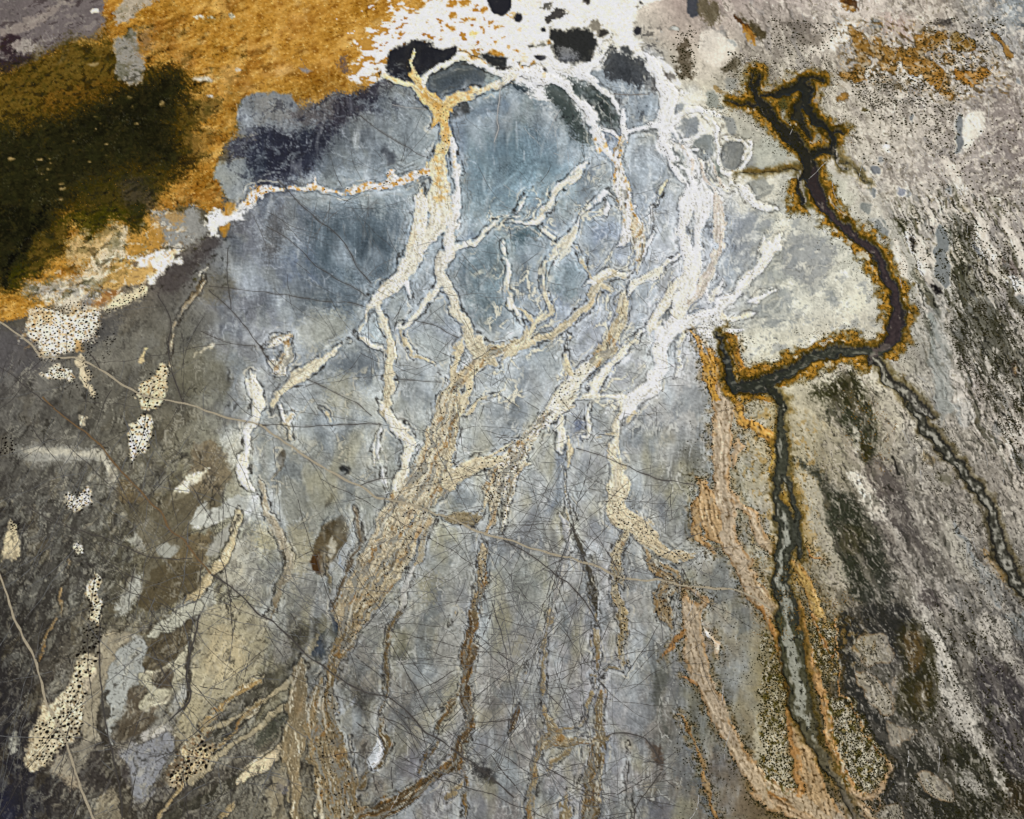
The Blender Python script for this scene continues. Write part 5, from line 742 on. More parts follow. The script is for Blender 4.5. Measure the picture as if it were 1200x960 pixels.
# river: ochre banks with a dark wet line, water
isr = (R.id == 71); g = N(9, 97, oc=3)
wb = np.where(isr, (10+4*ss(160, 240, V))*ss(830, 860, U), 0) + np.where(R.id == 73, 5, 0) + np.where(R.id == 72, 4, 0)
wb = wb*.85*(1+.8*N(17, 98, oc=3)) + .8
ring = ss(wb+4.5, wb-4.5, dR+2.4*g+1.6*N(2.2, 305, oc=2))*ss(-1, 1, dR)*(1-.75*ss(.25, .5, N(15, 306, oc=2))*(dR > 4))
colO = np.zeros_like(C)+np.array((170,126,48), np.float32); over(colO, (214,170,88), .6*ss(.1, .8, N(5, 99, oc=3))); over(colO, (84,70,28), .85*ss(-.1, .5, N(4, 100, oc=3))); over(colO, (120,96,44), .6*ss(.0, .5, N(11, 311, oc=3))); over(colO, (196,188,170), .6*ss(.45, .7, N(6, 223, oc=3))); over(colO, (70,62,30), .5*ss(.3, .8, ring*0+N(14, 224)))
over(colO, (58,54,26), .75*ss(5.0, 1.5, dR+1.5*g)); over(colO, (92,82,40), .7*ss(wb-5, wb, dR+3*g))
C = mix(C, colO, ring*np.where(isr, .97, .7)); K = np.where((ring > .5) & isr, 70, K)
colR = R.c*(1+.12*N(5, 101, oc=3)+.06*grain)[..., None]
over(colR, (34,32,28), np.where(R.id == 73, .35*ss(880, 850, V), .7)*ss(-3.0, -.2, dR)); over(colR, (180,178,170), np.where(R.id != 71, .6, .0)*ss(.25, .6, N(7, 102, 2, 80, 3))*ss(-1.5, -4, dR)); over(colR, (150,150,140), (isr & (U < 1028) & (V > 395))*.45*ss(.1, .6, N(5, 103, 3, 165, 3)))
over(colR, (176,174,164), (R.id == 72)*.75*ss(-2.6, -4.2, dR+1.4*N(4, 104, 2, 60, 2))*ss(-.4, .2, N(8, 307))); over(colR, (52,52,42), (R.id == 72)*.6*ss(.2, .5, N(3.5, 308, 2, 60, 2))); over(colR, (178,180,174), (R.id == 73)*.8*ss(-6.0, -9.0, dR+2.4*N(9, 105, 2.6, 80, 3))*ss(-.7, -.1, N(12, 225, 2.5, 80, 3))); over(colR, (40,42,34), (R.id == 73)*.7*ss(.35, .55, N(5, 226, 1.8, 85, 3)))
over(colR, (146,138,132), isr*.6*ss(1.0, .0, np.abs(dR+4.5+N(20, 106)*3))*ss(.1, .5, N(12, 107)))
coreR = 1-ss(-.8, .8, dR); C = mix(C, colR, coreR); K = np.where(dR < 0, R.id, K)
# green-brown halo of scrub along ochre and salmon channels
halo = np.exp(-((dD-5)/5.0)**2)*(D.id >= 61)*ss(.15, .6, N(3.4, 108, oc=2))
over(C, (58,52,24), .70*halo*(dD > .5)*(dR > 0))
# overall grain: crumbs of crust and wet specks down to half a metre
C *= (1+.04*gr+.02*N(1.7, 14)+.03*N(4.5, 15, oc=2))[..., None]
lum = C.mean(-1)
over(C, (50,48,46), .30*ss(.75, 1.1, N(2.8, 17, oc=2))*(lum > 40))
for kk, col in ((21, (150,122,86)), (22, (140,112,78)), (23, (150,116,70)), (24, (146,112,70)), (25, (130,104,70)), (26, (120,94,64)), (27, (134,114,88)), (28, (120,92,66))):
    mk = (K == kk)*1.0; over(C, col, mk*.6*ss(.15, .5, N(4.5, 230+kk, oc=3))); over(C, (236,228,210), mk*.4*ss(.3, .6, N(4, 250+kk, oc=2)))
ISL = zone(6, 890,740, 915,755, 922,850, 932,930, 900,925, 890,900) + zone(6, 945,725, 985,730, 982,790, 965,800, 950,770) + zone(8, 965,815, 1000,820, 1035,880, 1040,915, 1010,930, 985,920, 975,870)
crisp(ISL, (96,88,38), .75, 7, 260, .15, 1.5, 80, 4); crisp(ISL, (216,210,194), .7, 5, 261, .30, 1.5, 80, 4); crisp(ISL, (170,134,60), .5, 5, 262, .45)
TN = zone(30, 860,430, 960,500, 960,700, 1040,760, 960,800, 900,740, 870,600)*(dR > 2)*(dD > 0); crisp(TN, (176,140,74), .55, 8, 263, .28, 1.6, 80); crisp(TN, (216,208,192), .5, 8, 264, .35, 1.6, 80); crisp(TN, (84,74,40), .6, 4, 265, .42)
blurC = C.copy()
for ax in (0, 1): blurC = (blurC + np.roll(blurC, 1, ax) + np.roll(blurC, -1, ax) + np.roll(blurC, 2, ax) + np.roll(blurC, -2, ax))/5
C = C + .45*(C-blurC)
cool = (Z_blue*(.72+.28*ss(420, 300, V)))[..., None]; C = C*(np.array((1.02, 1.01, .945), np.float32)*(1-cool)+np.array((.985, 1.0, 1.0), np.float32)*cool)*(1+.13*Z_left[..., None])
lw = ss(480, 760, V)[..., None]
gy_ = C.mean(-1, keepdims=True); rz = (Z_right*(1-ISL.clip(0, 1)))[..., None]
C = C*(1-.09*lw) ; C = C + (gy_*np.array((1.02, 1.0, .955), np.float32)-C)*(.40*rz*ss(200, 420, V)[..., None])
g_ = C@np.array((.3, .55, .15), np.float32); g_ = g_[..., None]
gn = 116 + (g_-118)*1.32; gn = np.where(g_ < 60, np.maximum(gn, g_*.82), gn)
C = gn + (C-g_)*np.where(g_ > 60, 1.04, .8)
C = np.clip(C, 3, 250)
print('painted', round(time.time()-t0, 1), U.shape)
# ------------------------------------------------------------------ trails one can follow: (look, width, label, line in sheet units)
def tl(*pieces):
    out = []
    for t, pts in pieces:
        a = np.array(pts, float).reshape(-1, 2)/4; a[:, 0] += 300*int(t[0]); a[:, 1] += 240*int(t[1]); out += list(a.ravel())
    return out
TRAILS = [
 ('p', 2.6, 'long pale trail crossing the whole view from the left edge to lower right', tl(('01', [-60,520, 0,550, 60,590, 130,640, 200,710, 280,716, 360,720, 450,760, 540,820, 620,870, 700,905, 800,920, 900,940]), ('02', [960,5, 1050,35, 1180,60]), ('12', [30,80, 100,130, 160,170, 260,240, 350,290, 420,330, 500,365, 560,410, 640,425, 740,445, 830,485, 920,510, 990,550, 1080,585, 1190,612]), ('22', [60,640, 200,680, 300,705, 400,735, 480,775, 600,800, 700,800, 800,825, 900,835, 1000,840, 1080,855, 1150,890, 1215,935]))),
 ('o', 2.0, 'dark orange edged trail going down right through the left salt patches', tl(('02', [200,-60, 260,0, 350,70, 430,130, 480,180, 550,270, 620,340, 700,430, 760,490, 800,570, 860,610, 920,690, 990,770]))),
 ('d', 1.5, 'dark trail going on down right under the main trunk', tl(('02', [990,770, 1080,830, 1150,890]), ('03', [1200,-10]), ('13', [70,30, 150,100, 250,200, 340,260, 420,320, 520,370, 620,390, 700,450, 730,480, 790,550, 850,580, 930,640, 1020,700, 1130,790, 1210,860]), )),
 ('p', 2.2, 'curved pale trail at the lower left corner', tl(('02', [-40,700, 0,780, 30,860]), ('03', [60,0, 110,110, 160,200, 190,300, 220,420, 280,530, 330,660, 380,820, 440,960, 470,1040]))),
 ('d', 1.2, 'dark trail down the middle of the lower left', tl(('03', [470,0, 465,200, 475,350, 490,480, 520,620, 550,760, 570,880, 570,1000]))),
 ('d', 1.8, 'dark furrow left of the main trunk near the bottom', tl(('03', [935,0, 915,100, 885,200, 875,300, 890,400, 790,500]))),
 ('d', 1.0, 'dark trail across the blue basin ending at the trunk', tl(('11', [50,100, 150,160, 230,230, 260,270, 380,350, 480,400, 520,430]))),
 ('d', 1.0, 'dark trail dropping steeply across the blue basin', tl(('10', [100,840, 210,960]), ('11', [210,0, 300,80, 380,140, 440,220, 480,300, 540,370]))),
 ('d', 1.0, 'level dark trail reaching the left bend of the trunk', tl(('01', [980,380, 1200,405]), ('11', [150,425, 300,450, 440,460, 520,480]))),
 ('d', .9, 'dark trail below the short cream channel', tl(('11', [240,815, 350,870, 480,935, 540,990]))),
 ('d', 1.0, 'dark trail from the cream loop to the trunk junction', tl(('11', [740,540, 850,570, 900,600, 950,625]))),
 ('d', .9, 'short level dark trail into the trunk', tl(('11', [650,815, 760,825, 870,830]))),
 ('d', 1.1, 'dark level trail joining two cream channels', tl(('12', [30,75, 100,70, 200,80, 330,75, 450,68, 580,68]))),
 ('d', 1.1, 'short dark trail forking off the pale trail', tl(('12', [490,355, 560,330, 650,318]))),
 ('d', 1.0, 'dark trail on the grey flat left of the blue basin', tl(('01', [980,400, 1080,490, 1140,560, 1200,640]), ('11', [40,700, 90,760]))),
 ('d', .9, 'thin dark trail on the left grey flat', tl(('01', [940,590, 1050,640, 1200,665]))),
 ('d', 1.2, 'dark trail falling from the orange mat past the tall cream patch', tl(('01', [740,420, 800,540, 790,640, 800,760, 840,880, 860,930]))),
 ('d', 1.0, 'curved dark trail above the pale trail', tl(('01', [1070,200, 1065,340, 1085,490]))),
 ('d', 1.2, 'short dark trail crossing into the large cream patch', tl(('01', [410,680, 440,720, 470,770]))),
 ('d', .9, 'thin dark trail in the far left mud', tl(('01', [-40,740, 60,800, 140,870, 260,960]), ('02', [330,40]))),
 ('d', 1.2, 'dark trail right of the lower middle reaching the salmon channel', tl(('22', [300,180, 400,210, 460,230, 570,280, 680,325, 780,340, 860,352]))),
 ('d', 1.1, 'curving dark trail between brown and tan channels at the bottom', tl(('13', [1210,490, 1080,505, 1000,500]))),
 ('d', 1.3, 'dark braided trail in the lower middle', tl(('22', [-40,610, 100,690, 200,770, 280,830, 340,900]), ('23', [380,0, 410,60]))),
 ('d', 1.3, 'dark trail under the tan channel at the bottom middle', tl(('23', [440,570, 500,555, 600,570, 640,600, 700,690]))),
 ('d', 1.0, 'dark trail slanting to the bottom fan', tl(('23', [700,740, 640,820, 580,900, 570,980]))),
 ('d', 1.0, 'thin dark trail in the dark left mud', tl(('02', [140,460, 240,520, 350,560, 480,600, 600,650, 700,690, 800,700, 900,700]))),
 ('d', 1.0, 'thin dark line near the head of the trunk', tl(('10', [490,540, 560,600, 640,650, 740,710, 800,740]))),
 ('w', 1.2, 'thin pale line near the head of the trunk', tl(('10', [640,490, 720,505, 800,512]))),
 ('w', 1.5, 'short pale trickle hanging from the right head arm', tl(('10', [1150,400, 1140,470, 1130,560, 1135,600, 1115,670]))),
 ('o', 1.0, 'thin brown line across the pale blue island', tl(('20', [480,440, 560,445, 640,440]))),
]
for (mt, wpx, lb, pts) in TRAILS:      # soft darker shoulders along each trail
    Pt = np.array(pts).reshape(-1, 2); sh = np.full(U.shape, 50, np.float32)
    for q in range(len(Pt)-1):
        (x0, y0), (x1, y1) = Pt[q], Pt[q+1]; s = win(min(x0,x1), min(y0,y1), max(x0,x1), max(y0,y1), 10)
        dx, dy = x1-x0, y1-y0; h = np.clip(((U[s]-x0)*dx+(V[s]-y0)*dy)/(dx*dx+dy*dy+1e-6), 0, 1)
        sh[s] = np.minimum(sh[s], np.hypot(U[s]-x0-h*dx, V[s]-y0-h*dy))
    s = win(Pt[:,0].min(), Pt[:,1].min(), Pt[:,0].max(), Pt[:,1].max(), 12); sub = C[s]
    m = .38*np.exp(-((sh[s]-.6)/(1.4*wpx/1.3))**2)*ss(-.5, .4, N(14, 131, oc=2)[s])
    sub += (np.array((74, 68, 62), np.float32)-sub)*m[..., None]; C[s] = sub
C = np.clip(C, 3, 250)
# ------------------------------------------------------------------ relief (metres)
Z = 0.14*mott + 0.05*fine + 0.018*gr
Z = Z - 0.30*(1-ss(-4.0, 1.0, dA)) - 0.35*(1-ss(-3, 1, dD)) - 0.9*(1-ss(-2.5, 2.5, dR)) + 0.25*np.exp(-((dR-4)/3)**2) + 0.12*np.exp(-((dA-2)/1.5)**2)
Z = Z + 0.03*coreA*(1-coreR)*N(2.6, 112, 2.5, 115, 2)
Z = np.where((dR < -1.5) & (K == 71), -0.95 + 0.01*gr, Z)
for k_ in np.unique(K[K > 100]): Z = np.where(K == k_, -0.2, Z)
Z = Z.astype(np.float32)
GX, GY = ground_xy(U, V)
def lin(c):
    c = np.asarray(c, np.float64)/255.0
    return np.where(c <= .04045, c/12.92, ((c+.055)/1.055)**2.4)
ALB = 0.86
def zat(u, v):
    i = np.clip(((np.asarray(u)-U0)/STEP), 0, W_-1.01); j = np.clip(((np.asarray(v)-V0)/STEP), 0, H_-1.01)
    a = i.astype(int); b = j.astype(int); f = i-a; g = j-b
    return (Z[b, a]*(1-f)+Z[b, a+1]*f)*(1-g) + (Z[b+1, a]*(1-f)+Z[b+1, a+1]*f)*g
def kat(u, v): return K[np.clip(((v-V0)/STEP).astype(int), 0, H_-1), np.clip(((u-U0)/STEP).astype(int), 0, W_-1)]

# ------------------------------------------------------------------ materials
def ground_mat(name, rough=1.0, bump=.25, grain_amt=.09, spec=.03):
    m = bpy.data.materials.new(name); m.use_nodes = True; n = m.node_tree.nodes; l = m.node_tree.links
    b = n['Principled BSDF']; b.inputs['Roughness'].default_value = rough; b.inputs['Specular IOR Level'].default_value = spec
    at = n.new('ShaderNodeAttribute'); at.attribute_name = 'deposit'
    tc = n.new('ShaderNodeTexCoord')
    n1 = n.new('ShaderNodeTexNoise'); n1.inputs['Scale'].default_value = 2.2; n1.inputs['Detail'].default_value = 4; n1.inputs['Roughness'].default_value = .65
    n2 = n.new('ShaderNodeTexNoise'); n2.inputs['Scale'].default_value = .45; n2.inputs['Detail'].default_value = 3
    vo = n.new('ShaderNodeTexVoronoi'); vo.feature = 'DISTANCE_TO_EDGE'; vo.inputs['Scale'].default_value = .55
    for q in (n1, n2, vo): l.new(tc.outputs['Object'], q.inputs['Vector'])
    r1 = n.new('ShaderNodeMapRange'); r1.inputs['From Min'].default_value = .3; r1.inputs['From Max'].default_value = .7
    r1.inputs['To Min'].default_value = 1-grain_amt; r1.inputs['To Max'].default_value = 1+grain_amt; l.new(n1.outputs['Fac'], r1.inputs['Value'])
    r2 = n.new('ShaderNodeMapRange'); r2.inputs['From Min'].default_value = .3; r2.inputs['From Max'].default_value = .7
    r2.inputs['To Min'].default_value = 1-grain_amt*.5; r2.inputs['To Max'].default_value = 1+grain_amt*.5; l.new(n2.outputs['Fac'], r2.inputs['Value'])
    r3 = n.new('ShaderNodeMapRange'); r3.inputs['From Min'].default_value = 0; r3.inputs['From Max'].default_value = .12
    r3.inputs['To Min'].default_value = .95; r3.inputs['To Max'].default_value = 1.0; l.new(vo.outputs['Distance'], r3.inputs['Value'])
    m1 = n.new('ShaderNodeMath'); m1.operation = 'MULTIPLY'; l.new(r1.outputs[0], m1.inputs[0]); l.new(r2.outputs[0], m1.inputs[1])
    m2 = n.new('ShaderNodeMath'); m2.operation = 'MULTIPLY'; l.new(m1.outputs[0], m2.inputs[0]); l.new(r3.outputs[0], m2.inputs[1])
    vm = n.new('ShaderNodeVectorMath'); vm.operation = 'SCALE'; l.new(at.outputs['Color'], vm.inputs[0]); l.new(m2.outputs[0], vm.inputs['Scale'])
    l.new(vm.outputs[0], b.inputs['Base Color'])
    bp = n.new('ShaderNodeBump'); bp.inputs['Strength'].default_value = bump; bp.inputs['Distance'].default_value = .12
    l.new(n1.outputs['Fac'], bp.inputs['Height']); l.new(bp.outputs[0], b.inputs['Normal'])
    return m
def plain_mat(name, col, var=.25, rough=.95, sc=3.0):
    m = bpy.data.materials.new(name); m.use_nodes = True; n = m.node_tree.nodes; l = m.node_tree.links
    b = n['Principled BSDF']; b.inputs['Roughness'].default_value = rough; b.inputs['Specular IOR Level'].default_value = .02
    tc = n.new('ShaderNodeTexCoord'); no = n.new('ShaderNodeTexNoise'); no.inputs['Scale'].default_value = sc; no.inputs['Detail'].default_value = 3
    l.new(tc.outputs['Object'], no.inputs['Vector'])
    cr = n.new('ShaderNodeValToRGB'); c = lin(col)*ALB
    cr.color_ramp.elements[0].position = .3; cr.color_ramp.elements[1].position = .7
    cr.color_ramp.elements[0].color = tuple(c*(1-var))+(1,); cr.color_ramp.elements[1].color = tuple(np.minimum(c*(1+var), .9))+(1,)
    l.new(no.outputs['Fac'], cr.inputs['Fac']); l.new(cr.outputs['Color'], b.inputs['Base Color'])
    return m
M_mud = ground_mat('drying_mud'); M_salt = ground_mat('salt_crust', .9, .3, .10, .08); M_algae = ground_mat('algal_mat', 1, .5, .22, .02)
M_water = ground_mat('shallow_water', .3, .05, .08, .3); M_silt = ground_mat('channel_silt', 1, .3, .10)

def link(o): scene.collection.objects.link(o); return o
def mesh_obj(name, co, faces, mat, nq=4, smooth=True):
    me = bpy.data.meshes.new(name); co = np.ascontiguousarray(co, np.float32); f = np.ascontiguousarray(faces, np.int32).reshape(-1, nq)
    me.vertices.add(len(co)); me.vertices.foreach_set('co', co.ravel())
    me.loops.add(f.size); me.loops.foreach_set('vertex_index', f.ravel())
    me.polygons.add(len(f)); me.polygons.foreach_set('loop_start', np.arange(len(f), dtype=np.int32)*nq)
    me.update(calc_edges=True)
    me.polygons.foreach_set('use_smooth', np.full(len(f), smooth)); me.materials.append(mat); me.validate(verbose=False)
    return link(bpy.data.objects.new(name, me))
def paint(o, cols):
    a = o.data.color_attributes.new('deposit', 'FLOAT_COLOR', 'POINT')
    c = np.ones((len(cols), 4), np.float32); c[:, :3] = cols; a.data.foreach_set('color', c.ravel())

# ------------------------------------------------------------------ the setting as separate pieces of one continuous surface
flat = np.stack([GX, GY, Z], -1).reshape(-1, 3); alb = (lin(C)*ALB).astype(np.float32).reshape(-1, 3)
idx = np.arange(W_*H_).reshape(H_, W_)
quads = np.stack([idx[:-1, :-1], idx[1:, :-1], idx[1:, 1:], idx[:-1, 1:]], -1).reshape(-1, 4)
KC = K[:-1, :-1].reshape(-1).copy(); KC[KC == 1] = 0
PIECES = {0: ('ground', M_mud, 'grey and slate drying mud flats between the channels'), 2: ('salt_flat', M_salt, 'white salt sheet flecked with orange at the top of the view'),
 3: ('algal_mat', M_algae, 'bright orange mat covering the flats at the upper left'), 4: ('marsh', M_algae, 'dark olive marsh at the left, inside the orange mat'),
 21: ('salt_patch', M_salt, 'cream salt patch under the orange mat, thick with dark bushes'), 22: ('salt_patch', M_salt, 'small arched cream patch below the largest bushy patch'),
 23: ('salt_patch', M_salt, 'tall cream patch crossed at its foot by the pale trail'), 24: ('salt_patch', M_salt, 'cream patch just below the pale trail, ringed in white'),
 25: ('salt_patch', M_salt, 'heart shaped speckled patch in dark mud'), 26: ('salt_patch', M_salt, 'thin upright speckled patch in the dark lower left mud'),
 27: ('salt_patch', M_salt, 'long sandy patch crossed by the curved pale trail, lower left'), 28: ('salt_patch', M_salt, 'oval sandy patch thick with dark bushes, bottom left of the main channel'),
 31: ('salt_channel', M_silt, 'main trunk channel with forked orange head, running down to the bottom edge'), 32: ('salt_channel', M_salt, 'thin white and orange channel joining the trunk from the left'),
 33: ('salt_channel', M_salt, 'narrow cream channel branching across the blue basin'), 34: ('salt_channel', M_silt, 'side channel looping down the left of the trunk'),
 35: ('salt_channel', M_salt, 'short cream channel with a diamond shaped end'), 36: ('salt_channel', M_salt, 'blunt white topped channel going down left of centre'),
 37: ('salt_channel', M_salt, 'white channel from the salt sheet with orange edges'), 38: ('salt_channel', M_salt, 'broad white web of channels at upper right centre'),
 39: ('salt_channel', M_salt, 'short thin cream channel between two white ones'), 40: ('salt_channel', M_silt, 'winding tan channel meeting the trunk from above right'),
 41: ('salt_channel', M_silt, 'tan channel running down left to the trunk junction'), 42: ('salt_channel', M_silt, 'long cream channel sweeping down left between trunk and white channel'),
 43: ('salt_channel', M_salt, 'broad white channel bending down from the river bend'), 44: ('salt_channel', M_salt, 'short white finger pointing at the river basin'),
 45: ('salt_channel', M_silt, 'channel joining the trunk from the right with bushy foot'), 46: ('salt_channel', M_silt, 'faint narrow channel leaving the trunk downward'),
 47: ('salt_channel', M_silt, 'narrow braided grey tan channel in the lower middle'), 48: ('salt_channel', M_silt, 'straight tan channel right of lower middle'),
 49: ('salt_channel', M_silt, 'brownish mottled end of the white channel'), 50: ('salt_channel', M_silt, 'thin brown channel just right of the trunk near the bottom'),
 51: ('salt_channel', M_silt, 'brown forked channel curving to the bottom of the trunk'), 52: ('salt_channel', M_silt, 'tan channel widening to the bottom edge in the middle'),
 53: ('salt_channel', M_silt, 'faint isolated cream channels in the dark left mud'), 54: ('salt_channel', M_silt, 'faint brown channel falling from the end of the white side channel'),
 55: ('salt_channel', M_silt, 'sandy streak channels at the bottom left'),
 61: ('ochre_channel', M_silt, 'salmon and ochre channel starting at the river corner'), 62: ('ochre_channel', M_silt, 'short ochre side arm below the river corner'),
 63: ('ochre_channel', M_silt, 'salmon channel slanting to the bottom edge with white heart'), 64: ('ochre_channel', M_silt, 'faint thin reddish channel at the bottom right of centre'),
 65: ('ochre_channel', M_silt, 'salmon rim around the left bushy island'), 66: ('ochre_channel', M_silt, 'salmon rim around the right bushy island'), 67: ('ochre_channel', M_silt, 'reddish sandy foot of the ochre channels at the bottom edge'),
 70: ('river_bank', M_algae, 'ochre banks along the dark river'), 71: ('river', M_water, 'dark winding river with ochre banks'), 72: ('stream', M_silt, 'narrow stream with white bed slanting to the right edge'),
 73: ('stream', M_silt, 'greenish stream with pale bed running down from the river')}
POOLS = ['large black pool at the top edge in the white salt', 'round black pool in the salt sheet right of the large one', 'small oval black pool right of the dark basin heads', 'slate pool cut by the top edge', 'tiny black pool under the top edge', 'tiniest black pool at the top edge',
 'small dark pool above the teal basin head', 'ragged little dark pool in white salt', 'flat dark streak of a pool in the salt', 'tiny pool below the speckled black patch']
remap = np.full(W_*H_, -1, np.int64)
for k_ in np.unique(KC):
    q = quads[KC == k_]; vsx = np.unique(q); remap[vsx] = np.arange(len(vsx))
    nm, mt, lb = PIECES[k_] if k_ < 100 else ('pool', M_water, POOLS[k_-101])
    o = mesh_obj(nm, flat[vsx], remap[q], mt); paint(o, alb[vsx]); o['kind'] = 'structure'; o['label'] = lb
    if k_ == 0: base_obj = o
# flats going on beyond the surveyed sheet, out to the horizon
edge = []
ring_uv = [(U0, U1-STEP*.5, V0, V1)]
ux = np.array([us[0], us[-1]]); vx = np.array([vs[0], vs[-1]])
bx = np.concatenate([idx[0, ::6], [idx[0, -1]], idx[::6, -1][1:], [idx[-1, -1]], idx[-1, ::-6][1:], [idx[-1, 0]], idx[::-6, 0][1:]])
_, ui = np.unique(bx, return_index=True); bx = bx[np.sort(ui)]
bp_ = flat[bx]; bc = alb[bx]; cen = np.array([0., 330.]); n0 = len(bx)
rv, rc = [bp_ - np.array([0, 0, .25])], [bc]
mean_c = lin(np.array([128, 122, 118.]))*ALB
for k_, f in enumerate((1.03, 1.08, 1.16, 1.3, 1.5, 1.9, 2.6, 4, 7, 14, 28)):
    p = bp_.copy(); p[:, :2] = cen + (bp_[:, :2]-cen)*f; p[:, 2] = -.25 + .3*np.sin(p[:, 0]*.05)*np.cos(p[:, 1]*.04)*min(k_, 1)
    h = ss(0, 6, np.full(n0, float(k_+1)))[:, None]
    va = (1+.18*np.sin(p[:, :1]*.031+2)*np.cos(p[:, 1:2]*.027))
    rv.append(p); rc.append((bc*(1-h)+mean_c*h)*va)
rv = np.concatenate(rv); rc = np.concatenate(rc); i_ = np.arange(n0); j_ = (i_+1) % n0; fs = []
for k_ in range(11): fs.append(np.stack([k_*n0+i_, k_*n0+j_, (k_+1)*n0+j_, (k_+1)*n0+i_], -1))
o = mesh_obj('ground', rv, np.concatenate(fs), M_mud); paint(o, rc); o['kind'] = 'structure'; o['label'] = 'grey flats going on beyond the channels to the horizon'
print('ground', round(time.time()-t0, 1))

# ------------------------------------------------------------------ trails
def smooth_line(P, step=3.0):
    P = np.asarray(P, float); out = []
    Q = np.vstack([2*P[0]-P[1], P, 2*P[-1]-P[-2]])
    for i in range(1, len(Q)-2):
        n = max(2, int(np.hypot(*(Q[i+1]-Q[i]))/step)); t = np.linspace(0, 1, n, endpoint=False)[:, None]
        out.append(.5*((2*Q[i])+(-Q[i-1]+Q[i+1])*t+(2*Q[i-1]-5*Q[i]+4*Q[i+1]-Q[i+2])*t*t+(-Q[i-1]+3*Q[i]-3*Q[i+1]+Q[i+2])*t**3))
    out.append(P[-1:]); return np.vstack(out)
def ribbon(line, wd, lift=.05):
    """strip of ground along a line (sheet units), wd in metres per point"""
    x, y = ground_xy(line[:, 0], line[:, 1]); z = zat(line[:, 0], line[:, 1])+lift
    tx, ty = np.gradient(x), np.gradient(y); l = np.hypot(tx, ty)+1e-9; nx, ny = -ty/l, tx/l; h = wd/2
    L = np.stack([x+nx*h, y+ny*h, z], -1); Rr = np.stack([x-nx*h, y-ny*h, z], -1)
    co = np.empty((2*len(x), 3)); co[0::2] = L; co[1::2] = Rr
    k = np.arange(len(x)-1)*2
    return co, np.stack([k+1, k+3, k+2, k], -1)
M_tp = plain_mat('dusty_trail', (178, 166, 140)); M_td = plain_mat('wet_trail', (74, 70, 66)); M_to = plain_mat('brown_trail', (120, 96, 66)); M_ts = plain_mat('hoof_trail', (106, 106, 104)); M_tw = plain_mat('salt_trail', (186, 184, 178))
for (mt, wpx, lb, pts) in TRAILS:
    P = smooth_line(np.array(pts, float).reshape(-1, 2)); k = np.arange(len(P))
    P = P + np.stack([perlin(k*.23, k*0.+3.1, 5), perlin(k*.23, k*0.+9.7, 6)], -1)*1.1
    wd = wpx*.33*(1+.45*perlin(k*.31, k*0.+1.3, 8))
    co, f = ribbon(P, np.maximum(wd, .12), .06); o = mesh_obj('path', co, f, {'p': M_tp, 'd': M_td, 'o': M_to, 'w': M_tw}[mt]); o['kind'] = 'structure'; o['label'] = lb

# countless hair-thin animal tracks
def tracks(name, mat, seeds, lb):
    CO, F, n = [], [], 0
    for (u, v, ang, ln, wd, curl, broken) in seeds:
        m = max(3, int(ln/2.2)); a = ang + .6*curl*np.linspace(0, 1, m) + .28*perlin(np.arange(m)*.11+u, np.full(m, v), 9)
        L = np.stack([u+np.cumsum(np.cos(a))*2.2, v+np.cumsum(np.sin(a))*2.2], -1)
        if broken: L = L + rng.normal(0, .16, L.shape)
        taper = np.interp(np.linspace(0, 1, m), [0, .1, .7, 1], [.6, 1, .8, .35])
        co, f = ribbon(L, wd*taper*(1+.3*rng.standard_normal(m)).clip(.4, 1.8), .05)
        if broken: f = f[rng.random(len(f)) > broken]
        CO.append(co); F.append(f+n); n += len(co)
    o = mesh_obj(name, np.concatenate(CO), np.concatenate(F), mat); o['kind'] = 'stuff'; o['label'] = lb; return o
seeds = []
def from_banks(n, poly_, ln, wd, spread, broken, far=22, net=None):
    P = np.array(poly_, float).reshape(-1, 2); s, dd = polysd(P, 4, 0); J, I = np.nonzero((dd < 0) & (dA[s] > .2) & (dA[s] < far) & (dR[s] > 3)); pick = rng.choice(len(J), n)
    for p in pick:
        j, i = J[p]+s[0].start, I[p]+s[1].start
        a = math.atan2(gyA[j, i], gxA[j, i]) + rng.normal(0, spread)
        seeds.append((us[i]+rng.random(), vs[j]+rng.random(), a, rng.uniform(*ln), rng.uniform(*wd), rng.normal(0, .35), broken))
from_banks(231, [560,300, 660,120, 780,250, 800,520, 690,560, 560,470], (8, 30), (.14, .3), .25, 0, 8)
from_banks(60, [320,640, 480,600, 460,960, 330,960], (12, 60), (.16, .34), .4, .15)
from_banks(181, [430,560, 560,420, 800,470, 860,640, 840,960, 420,960], (24, 110), (.12, .26), .4, .03, 10)
from_banks(60, [420,120, 530,120, 560,420, 420,440, 280,330], (14, 70), (.12, .26), .35, 0, 12)
from_banks(38, [700,560, 860,480, 860,700, 780,700], (14, 60), (.16, .32), .5, .1)
def free(n, poly_, ang, spread, ln, wd, broken=0):
    P = np.array(poly_, float).reshape(-1, 2); s, dd = polysd(P, 4, 0); J, I = np.nonzero((dd < 0) & (dR[s] > 3)); pick = rng.choice(len(J), n)
    for p in pick: seeds.append((us[I[p]+s[1].start], vs[J[p]+s[0].start], math.radians(ang)+rng.normal(0, spread), rng.uniform(*ln), rng.uniform(*wd), rng.normal(0, .4), broken))
free(45, [280,240, 560,110, 560,400, 300,480], 35, .5, (25, 110), (.14, .30)); free(60, [560,440, 820,480, 820,960, 440,960], 20, .7, (60, 190), (.12, .28), .06)
free(90, [0,400, 260,330, 300,960, 0,960], 115, .5, (20, 110), (.16, .36)); free(50, [170,700, 330,640, 330,960, 130,960], 120, .9, (20, 80), (.18, .34), .1)
free(30, [560,580, 620,560, 640,900, 560,900], 50, .8, (30, 90), (.18, .34), .15)
